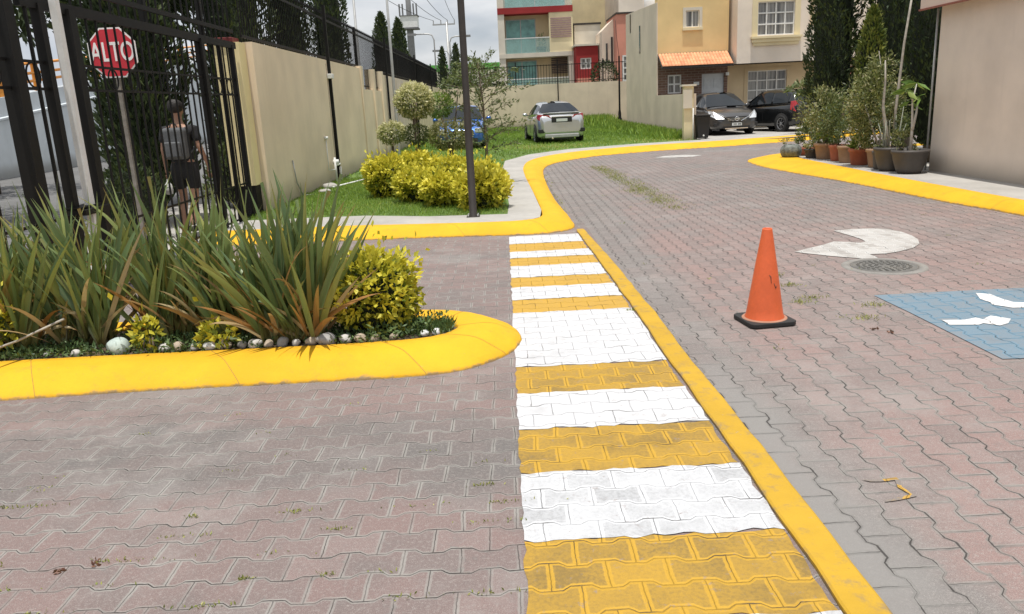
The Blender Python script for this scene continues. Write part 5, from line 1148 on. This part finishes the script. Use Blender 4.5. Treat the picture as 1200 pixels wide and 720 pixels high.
# rubbish bin
bn = empty('wheeled_bin', (6.70,27.4,.1), 0, 'black plastic wheeled bin between the meter pillar and the grey sedan', 'bin')
b = MB(); b.add([(-.22,-.2,.06),(.22,-.2,.06),(.22,.2,.06),(-.22,.2,.06),(-.29,-.27,.92),(.29,-.27,.92),(.29,.27,.92),(-.29,.27,.92)], [(0,3,2,1),(4,5,6,7),(0,1,5,4),(1,2,6,5),(2,3,7,6),(3,0,4,7)]); b.build('body', m_plastic, bn, .03)
b = MB(); b.box(-.31,.31,-.30,.29,.92,.98); b.build('lid', m_plastic, bn, .02)
for sx_ in (-.2,.2): b = MB(); b.lathe([(0,-.03),(.09,-.03),(.1,-.01),(.1,.01),(.09,.03),(0,.03)], (sx_,.2,.1), 16, 'x'); b.build('wheel', m_rubber, bn)
b = MB(); b.lathe([(0,0),(.035,0),(.035,.01),(0,.01)], (.02,-.23,.16), 10, 'y'); b.build('wheel_cap', m_white, bn); bn.scale = (.82,.82,.84)

# ------------------------------------------------------------------ cars
def paint_mat(name, c, metal=.5, rough=.28):
    mt, nt, b, o = newmat(name); co = objco(nt)
    cl = mix(nt, M(nt, 'MULTIPLY', sstep(nt, noise(nt, co, 3, 6, .7), .45, .75), .25), c, tuple(min(1, x*.8+.03) for x in c))
    nt.links.new(cl, b.inputs['Base Color']); b.inputs['Metallic'].default_value = metal; b.inputs['Roughness'].default_value = rough
    b.inputs['Coat Weight'].default_value = .8; b.inputs['Coat Roughness'].default_value = .08; return mt
m_cglass = plain('car_glass', (.012,.015,.018), .05, var=.1, bmp=0, spec=.45)
m_lampr = plain('tail_red', (.42,.012,.018), .2, var=.1, bmp=0, coat=1); m_lampw = plain('lamp_clear', (.62,.64,.66), .15, .3, var=.15, bmp=0, coat=1)
m_chrome = plain('chrome', (.75,.75,.76), .15, .95, var=.03, bmp=0); m_alloy = plain('alloy', (.42,.42,.43), .35, .8, var=.08, bmp=0)
m_trim = plain('dark_trim', (.015,.015,.016), .45, var=.1, bmp=0); m_plate = plain('plate_white', (.62,.64,.62), .5, var=.05, bmp=0)
m_arch = plain('arch_black', (.006,.006,.006), .9, var=.1, bmp=0)
def make_car(label, cat, loc, rz, paint, st, cab, side_w, wheels, group, rear=None, front=None, wr=.315, name='parked_car', extra=None):
    """st: body stations (y, half width, z bottom, z top); cab: cabin profile (y, z roof, half width roof)"""
    o = empty(name, loc, rz, label, cat, group)
    ys_ = [s[0] for s in st]; HW = lambda y: float(np.interp(y, ys_, [s[1] for s in st])); ZB = lambda y: float(np.interp(y, ys_, [s[2] for s in st])); ZT = lambda y: float(np.interp(y, ys_, [s[3] for s in st]))
    vs = []; n2 = 0
    for y, hw, zb, zt in st:
        half = [(0,zt+.025),(.45,zt+.02),(.75,zt+.004),(.90,zt-.025),(.965,zt-.075),(.99,zt-(zt-zb)*.28),(1.0,zt-(zt-zb)*.45),(.985,zt-(zt-zb)*.62),(.995,zt-(zt-zb)*.78),(.97,zb+.05),(.90,zb),(.4,zb)]
        ring_ = [(hw*a, y, z) for a, z in half]+[(-hw*a, y, z) for a, z in reversed(half[1:])]
        n2 = len(ring_); vs += ring_
    fs = [(i*n2+k, i*n2+(k+1)%n2, (i+1)*n2+(k+1)%n2, (i+1)*n2+k) for i in range(len(st)-1) for k in range(n2)]
    b = MB().add(vs, fs, True); b.add(vs[:n2], [tuple(range(n2))]); b.add(vs[-n2:], [tuple(range(n2))])
    body = b.build('body', paint, o)
    cy_ = [c[0] for c in cab]; ZR = lambda y: float(np.interp(y, cy_, [c[1] for c in cab])); WR = lambda y: float(np.interp(y, cy_, [c[2] for c in cab]))
    def side(y, t, off=0):
        zb, zr = ZT(y)-.02, max(ZR(y)-.045, ZT(y)-.02); wb = HW(y)*.93; x = wb+(WR(y)-wb)*t**1.15
        return (x+off, y, zb+(zr-zb)*t)
    vs = []; m_ = 0; Y1 = np.linspace(cy_[0], cy_[-1], 22)
    for y in Y1:
        h = [(0, y, ZR(y)+.012),(WR(y)*.5, y, ZR(y)+.006),(WR(y)*.86, y, ZR(y)-.012)]+[side(y, t) for t in (1,.66,.33,0)]
        ring_ = h+[(-p[0],p[1],p[2]) for p in reversed(h[1:])]; m_ = len(ring_); vs += ring_
    b = MB().add(vs, [(i*m_+k,i*m_+k+1,(i+1)*m_+k+1,(i+1)*m_+k) for i in range(len(Y1)-1) for k in range(m_-1) ], True); b.build('cabin', paint, o)
    def patch(name, fn, nu=8, nv=6, mat=m_cglass, parent=o):
        V = [fn(u/(nu-1), v/(nv-1)) for u in range(nu) for v in range(nv)]
        return MB().add(V, [(a*nv+c,(a+1)*nv+c,(a+1)*nv+c+1,a*nv+c+1) for a in range(nu-1) for c in range(nv-1)], True).build(name, mat, parent)
    yF0, yF1 = cab[-1][0]-.07, cab[-2][0]+.03; yR0, yR1 = cab[0][0]+.06, cab[1][0]-.02
    def scr(ya, yb, so):
        def f(u, v):
            y = ya+(yb-ya)*v; w_ = WR(y)*.93 if v > .5 else WR(y)*.93; wl_ = HW(y)*.86; ww = wl_+(WR(y)*.9-wl_)*v; x = (u*2-1)*ww
            return (x, y+so*.010, ZR(y)+.022-.022*abs(u*2-1)**2.5*(1))
        return f
    patch('windshield', scr(yF0, yF1, 1)); patch('rear_window', scr(yR0, yR1, -1))
    for sgn in (-1, 1):
        for (ya, yb) in side_w:
            patch('side_window', lambda u, v: (lambda p: (sgn*p[0], p[1], p[2]))(side(ya+(yb-ya)*u, .13+.76*v, .008)), 7, 4)
        mx_, my = sgn*(HW(.9)+.09), side_w[-1][1]-.12
        b = MB(); b.lathe([(0,-.06),(.05,-.055),(.07,0),(.06,.06),(0,.075)], (0,0,0), 12, 'y'); mo_ = b.build('mirror', paint, o); mo_.location = (mx_, my, ZT(my)+.06); mo_.scale = (1.35,1,.95)
        MB().box(min(mx_,sgn*(HW(.9)-.06)),max(mx_,sgn*(HW(.9)-.06)),my-.02,my+.02,ZT(my)+.01,ZT(my)+.04).build('mirror_arm', m_trim, mo_).matrix_parent_inverse = Matrix.Translation((-mx_,-my,-ZT(my)-.06))
        for wy in wheels:
            hw = HW(wy); b = MB(); b.lathe([(0,.0),(wr+.055,.0),(wr+.055,-.12)], (0,0,0), 28, 'x')
            a_ = b.build('wheel_arch', m_arch, o); a_.location = (sgn*(hw+.004), wy, wr+.02); a_.scale = (sgn,1,1)
            w_ = MB(); w_.lathe([(wr*.66,.0),(wr*.70,.012),(wr*.95,.010),(wr,-.03),(wr,-.18),(wr*.8,-.20),(0,-.20)], (0,0,0), 28, 'x')
            wo = w_.build('wheel', m_rubber, o); wo.location = (sgn*(hw+.012), wy, wr); wo.scale = (sgn,1,1)
            r_ = MB(); r_.lathe([(wr*.68,.004),(wr*.64,.006),(wr*.60,-.02)], (0,0,0), 28, 'x'); r_.lathe([(0,.008),(wr*.15,.006),(wr*.17,-.01)], (0,0,0), 14, 'x')
            for k in range(7):
                a = 2*math.pi*k/7; ca, sa = math.cos(a), math.sin(a)
                r_.add([(.003, wr*.13*ca-wr*.07*sa, wr*.13*sa+wr*.07*ca),(.003, wr*.13*ca+wr*.07*sa, wr*.13*sa-wr*.07*ca),(.0, wr*.64*ca+wr*.045*sa, wr*.64*sa-wr*.045*ca),(.0, wr*.64*ca-wr*.045*sa, wr*.64*sa+wr*.045*ca)], [(0,1,2,3)])
            r_.build('rim', m_alloy, wo)
        b = MB(); dy = (side_w[0][1]+side_w[-1][0])/2
        b.box(sgn*(HW(dy)+.001)-.004, sgn*(HW(dy)+.001)+.004, dy-.004, dy+.004, .35, ZT(dy)-.1); b.build('door_seam', m_trim, o)
        b = MB(); b.box(sgn*HW(dy)-.012, sgn*HW(dy)+.012, dy-.32, dy-.16, ZT(dy)-.16, ZT(dy)-.13); b.box(sgn*HW(dy)-.012, sgn*HW(dy)+.012, dy+.45, dy+.61, ZT(dy)-.16, ZT(dy)-.13); b.build('door_handle', paint, o)
    if extra: extra(o, HW, ZB, ZT)
    return o
sedan_st = [(-2.24,.66,.40,.80),(-2.20,.77,.30,.95),(-2.10,.82,.24,1.05),(-1.95,.85,.22,1.07),(-1.5,.865,.20,1.05),(-.9,.87,.19,1.0),(0,.87,.19,.97),(.7,.868,.19,.95),(1.1,.862,.19,.95),(1.55,.855,.20,.88),(1.9,.83,.21,.80),(2.08,.78,.23,.72),(2.18,.68,.27,.64),(2.23,.52,.33,.56)]
sedan_cab = [(-1.72,1.06,.62),(-1.0,1.40,.56),(-.5,1.465,.565),(.1,1.47,.57),(.42,1.43,.57),(1.22,.955,.70)]
CG = 'cars parked around the lawn'
def silver_extra(o, HW, ZB, ZT):
    for s in (-1,1):
        b = MB(); b.add([(s*.36,-2.225,.88),(s*.80,-2.15,.80),(s*.865,-1.90,.90),(s*.84,-1.92,1.03),(s*.78,-2.14,1.035),(s*.45,-2.225,.985),
                        (s*.36,-2.10,.88),(s*.76,-2.0,.80),(s*.80,-1.85,.90),(s*.78,-1.85,1.0),(s*.70,-2.0,1.0),(s*.45,-2.10,.985)],
                       [(0,1,4,5),(1,2,3,4),(0,6,7,1),(1,7,8,2),(5,4,10,11),(4,3,9,10),(0,5,11,6),(2,8,9,3)]); b.build('tail_light', m_lampr, o, .012)
        MB().box(min(s*.56,s*.84),max(s*.56,s*.84),-2.235,-2.0,.38,.52).build('bumper_vent', m_trim, o, .02)
    MB().box(-.37,.37,-2.262,-2.1,.74,.93).build('plate_recess', m_trim, o, .015); MB().box(-.20,.20,-2.275,-2.263,.77,.87).build('number_plate', m_plate, o)
    MB().box(-.36,.36,-2.26,-2.14,.925,.955).build('trunk_trim', m_chrome, o, .008); MB().box(-.62,.62,-2.245,-2.0,.20,.34).build('lower_bumper', m_galv, o, .03)
    MB().box(-.45,.45,-2.15,-1.9,.14,.21).build('underside', m_trim, o); MB().box(-.66,.66,-2.20,-2.02,1.055,1.085).build('trunk_lip', m_silver, o, .01)
    b = MB(); b.tube([(-.35,-2.12,.2),(-.35,-2.28,.2)], .035, 10); b.build('exhaust', m_chrome, o)
m_silver = paint_mat('silver_paint', (.58,.59,.60), .75, .3); m_grey = paint_mat('grey_paint', (.055,.055,.057), .35, .3); m_blk = paint_mat('black_paint', (.012,.013,.014), .2, .2); m_blue = paint_mat('blue_paint', (.03,.14,.50), .4, .25)
make_car('silver sedan seen from behind, parked alone on the lawn', 'car', (1.88,31.3,.11), R(5.5), m_silver, sedan_st, sedan_cab, [(-1.25,-.55),(-.48,.30),(.37,.86)][:2]+[(.36,.80)], (-1.38,1.36), CG, extra=silver_extra)
def grey_extra(o, HW, ZB, ZT):
    for s in (-1,1):
        b = MB(); b.add([(s*.44,2.262,.57),(s*.74,2.17,.59),(s*.885,1.84,.71),(s*.86,1.66,.87),(s*.76,1.92,.85),(s*.48,2.215,.70),
                        (s*.47,2.0,.60),(s*.66,2.0,.60),(s*.78,1.75,.72),(s*.78,1.62,.80),(s*.68,1.85,.76),(s*.50,2.0,.68)],
                       [(0,1,4,5),(1,2,3,4),(0,6,7,1),(1,7,8,2),(5,4,10,11),(4,3,9,10),(0,5,11,6),(2,8,9,3)]); b.build('headlight', m_lampw, o, .012)
        MB().box(min(s*.60,s*.80),max(s*.60,s*.80),2.04,2.17,.32,.44).build('fog_recess', m_trim, o, .02)
        b = MB(); b.bar((s*.46,2.235,.66),(s*.14,2.275,.50),.03,.02); b.build('grille_chrome', m_chrome, o)
    b = MB(); b.prism_y([(-.46,.655),(-.20,.47),(.20,.47),(.46,.655)], 2.15, 2.255); b.build('grille', m_trim, o, .01)
    b = MB()
    for z in (.52,.56,.60): b.box(-.34,.34,2.25,2.262,z,z+.008)
    b.build('grille_bar', m_chrome, o)
    b = MB(); pts = [(.075*math.cos(2*math.pi*k/20), 2.27, .575+.065*math.sin(2*math.pi*k/20)) for k in range(21)]; b.tube(pts, .011, 6, False); b.box(-.095,.095,2.266,2.282,.560,.590); b.build('badge', m_chrome, o)
    MB().box(-.50,.50,2.10,2.225,.24,.40).build('lower_grille', m_trim, o, .02); MB().box(-.42,.42,2.225,2.24,.23,.262).build('lower_trim', m_chrome, o)
    MB().box(-.18,.18,2.262,2.275,.34,.44).build('number_plate', m_plate, o)
    b = MB()
    for x in (-.13,-.09,-.05,.03,.07,.11): b.box(x-.012,x+.012,2.275,2.278,.365,.42)
    b.build('plate_characters', m_trim, o)
    b = MB(); b.add([(-.56,.78,1.20),(-.46,.80,1.20),(-.46,.74,1.25),(-.56,.72,1.25)], [(0,1,2,3)]); b.build('windshield_sticker', m_plate, o)
make_car('dark grey sedan facing the camera beside the black wheeled bin', 'car', (8.12,31.1,.11), R(184.5), m_grey, sedan_st, [(-1.72,1.06,.62),(-1.0,1.42,.56),(-.5,1.49,.565),(.1,1.50,.57),(.45,1.45,.57),(1.22,.955,.70)], [(-1.25,-.55),(-.48,.30),(.36,.80)], (-1.38,1.36), CG, extra=grey_extra)
def blue_extra(o, HW, ZB, ZT):
    for s in (-1,1):
        b = MB(); b.box(min(s*.46,s*.82),max(s*.46,s*.82),2.02,2.24,.56,.72); b.build('headlight', m_lampw, o, .03)
    MB().box(-.42,.42,2.1,2.25,.50,.66).build('grille', m_trim, o, .02); MB().box(-.44,.44,2.24,2.262,.57,.60).build('grille_chrome', m_chrome, o)
    MB().box(-.55,.55,2.1,2.235,.26,.40).build('lower_grille', m_trim, o, .02); MB().box(-.18,.18,2.25,2.266,.42,.52).build('number_plate', m_plate, o); MB().box(-.70,.70,2.12,2.20,.22,.255).build('lower_trim', m_chrome, o)
make_car('bright blue car facing the camera, half hidden behind the small trees and lamp post', 'car', (-1.48,29.9,.11), R(181), m_blue, sedan_st, sedan_cab, [(-1.25,-.55),(-.48,.30),(.36,.80)], (-1.38,1.36), CG, extra=blue_extra)
hatch_st = [(-1.86,.66,.42,.86),(-1.82,.76,.32,.98),(-1.70,.81,.24,1.02),(-1.3,.83,.20,1.0),(-.6,.835,.19,.97),(.4,.835,.19,.94),(.85,.83,.19,.94),(1.25,.82,.2,.86),(1.55,.79,.22,.78),(1.72,.70,.27,.68),(1.78,.52,.34,.58)]
hatch_cab = [(-1.80,1.0,.68),(-1.52,1.40,.60),(-1.2,1.48,.60),(-.2,1.51,.60),(.2,1.46,.59),(1.0,.945,.70)]
def hatch_extra(o, HW, ZB, ZT):
    for s in (-1,1):
        b = MB(); b.add([(s*.56,-1.85,.74),(s*.76,-1.83,.72),(s*.83,-1.62,.80),(s*.80,-1.62,1.08),(s*.72,-1.77,1.10),(s*.60,-1.84,.95),
                        (s*.56,-1.7,.74),(s*.70,-1.7,.72),(s*.74,-1.55,.80),(s*.70,-1.52,1.08),(s*.64,-1.65,1.10),(s*.56,-1.7,.95)],
                       [(0,1,4,5),(1,2,3,4),(0,6,7,1),(1,7,8,2),(5,4,10,11),(4,3,9,10),(0,5,11,6),(2,8,9,3)]); b.build('tail_light', m_lampr, o, .01)
        MB().box(min(s*.50,s*.66),max(s*.50,s*.66),1.62,1.75,.58,.70).build('headlight', m_lampw, o, .02)
    MB().box(-.24,.24,-1.90,-1.8,.70,.83).build('plate_recess', m_trim, o); MB().box(-.18,.18,-1.905,-1.895,.50,.60).build('number_plate', m_plate, o)
    MB().box(-.5,.5,-1.875,-1.8,.24,.38).build('lower_bumper', m_trim, o, .02); b = MB(); pts = [(.07*math.cos(2*math.pi*k/16), -1.885, .90+.05*math.sin(2*math.pi*k/16)) for k in range(17)]; b.tube(pts, .009, 6, False); b.bar((-.05,-1.885,.93),(0,-1.885,.87),.012); b.bar((0,-1.885,.87),(.05,-1.885,.93),.012); b.build('badge', m_chrome, o)
make_car('black hatchback seen from its rear corner in front of the beige house', 'car', (10.45,31.0,.11), R(22), m_blk, hatch_st, hatch_cab, [(-1.42,-.62),(-.54,.22),(.28,.68)], (-1.18,1.12), CG, extra=hatch_extra, wr=.30)

# ------------------------------------------------------------------ the walking person behind the gate
def skin(name, chains, mat, parent, roots=(0,), sub=2):
    """chains: list of lists of (point, radius); a chain's first entry may be an index (int) of an existing vertex"""
    V, E, Rr = [], [], []; first = []
    for ch in chains:
        prev = None
        for it in ch:
            if isinstance(it, int): prev = it; continue
            V.append(it[0]); Rr.append(it[1])
            if prev is not None: E.append((prev, len(V)-1))
            else: first.append(len(V)-1)
            prev = len(V)-1
    me = bpy.data.meshes.new(name); me.from_pydata(V, E, []); me.update(); me.materials.append(mat)
    o = bpy.data.objects.new(name, me); col.objects.link(o); o.parent = parent
    md = o.modifiers.new('skin', 'SKIN'); md.use_smooth_shade = True
    if not me.skin_vertices: bpy.context.view_layer.update()
    sv_ = me.skin_vertices[0].data
    for i, r in enumerate(Rr): sv_[i].radius = (r, r) if isinstance(r, (int, float)) else r; sv_[i].use_root = i in first
    sb = o.modifiers.new('sub', 'SUBSURF'); sb.levels = sub; sb.render_levels = sub
    return o
m_skin = plain('skin', (.36,.20,.13), .55, var=.06, bmp=.05); m_tee = plain('black_tshirt', (.016,.016,.018), .9, var=.2, bmp=.4, bscale=20, bdist=.01); m_short = plain('black_shorts', (.014,.014,.015), .9, var=.2)
m_hair = plain('dark_hair', (.012,.009,.007), .6, var=.3, bmp=.6, bscale=60, bdist=.01)
pe = empty('person', (-4.33,10.9,.08), R(-4), 'person walking away beyond the gate in black t-shirt, black shorts and grey backpack', 'person')
body = skin('body', [
    [((0,0,.93),(.15,.10)),((0,.0,1.06),(.13,.09)),((0,.0,1.22),(.15,.095)),((0,-.01,1.38),(.14,.085)),((0,0,1.46),.062),((0,.01,1.53),.052),((0,.015,1.60),.078),((0,.02,1.68),.092),((0,.01,1.74),.07)],   # 0-8
    [3,((-.19,0,1.38),.052),((-.25,.0,1.14),.040),((-.27,.04,.93),.029),((-.275,.05,.86),(.030,.018)),((-.277,.055,.80),(.033,.016))],   # 9-13
    [3,((.19,0,1.38),.052),((.26,-.02,1.14),.040),((.30,.05,.95),.029),((.305,.07,.88),(.030,.018)),((.307,.08,.82),(.033,.016))],      # 14-18
    [0,((-.10,0,.86),.088),((-.105,.09,.50),.056),((-.10,.02,.30),.052),((-.10,-.03,.09),.036)],                                        # 19-22
    [0,((.10,0,.86),.088),((.10,-.02,.48),.056),((.10,-.12,.30),.052),((.10,-.20,.12),.036)],
    [7,((0,.115,1.655),.016)],[7,((-.088,.02,1.66),.016)],[7,((.088,.02,1.66),.016)]] +
    [[((sx_+dx*.6, .055+ (0.025 if sx_ > 0 else 0), .79),.0085),((sx_+dx, .062+(0.025 if sx_ > 0 else 0), .79-l*.5),.008),((sx_+dx, .075+(0.025 if sx_ > 0 else 0), .79-l),.006)] for sx_ in (-.277,.307) for dx, l in ((-.024,.06),(-.008,.072),(.008,.068),(.023,.055))] +
    [[((-.25,.065,.83),.010),((-.235,.085,.80),.009),((-.232,.095,.77),.007)],[((.28,.095,.85),.010),((.265,.115,.82),.009),((.262,.125,.79),.007)]], m_skin, pe)
skin('tshirt', [[((0,0,.86),(.172,.128)),((0,0,1.08),(.16,.115)),((0,0,1.22),(.172,.12)),((0,-.01,1.375),(.165,.11)),((0,0,1.455),.075)],[3,((-.20,0,1.375),.075),((-.238,0,1.20),.066)],[3,((.20,0,1.375),.075),((.245,-.01,1.20),.066)]], m_tee, body)
skin('shorts', [[((0,0,1.03),(.160,.12)),((0,0,.88),(.17,.12))],[1,((-.105,.01,.80),.105),((-.105,.07,.58),.088)],[1,((.105,.0,.80),.105),((.102,-.01,.57),.088)]], m_short, body)
skin('hair', [[((0,-.03,1.58),.085),((0,-.015,1.69),.118),((0,.02,1.77),.09)]], m_hair, body)
for s, yy, zz in ((-1,-.03,.045),(1,-.20,.07)): skin('shoe', [[((s*.10,yy-.04,zz),.042),((s*.10,yy+.06,zz),.045),((s*.10,yy+.17,zz-.01),.034)]], m_tee, body)
bp = empty('backpack', (-4.33,10.73,1.27), R(-4), 'grey backpack worn by the walking person behind the gate', 'backpack')
m_bp = plain('pack_grey', (.10,.105,.11), .85, var=.2, bmp=.4, bscale=30)
MB().box(-.15,.15,-.08,.08,-.19,.22).build('main_pocket', m_bp, bp, .05, segs=4); MB().box(-.11,.11,-.125,-.075,-.16,.04).build('front_pocket', m_bp, bp, .02, segs=3)
for s in (-1,1): b = MB(); b.tube([(s*.10,.05,.19),(s*.115,.17,.24),(s*.13,.30,.14),(s*.15,.30,-.02),(s*.13,.08,-.13)], .014, 6); b.build('strap', m_bp, bp)
b = MB(); b.tube([(-.05,.0,.22),(-.03,0,.27),(.03,0,.27),(.05,0,.22)], .009, 6); b.build('grab_handle', m_trim, bp)
hb_ = empty('white_bag', (-4.65,11.07,.60), 0, 'small white bag hanging from the walking person\'s left hand', 'bag')
MB().lathe([(0,-.01),(.045,0),(.055,.06),(.045,.13),(.015,.17),(.01,.21)], n=14).build('bag', m_white, hb_)
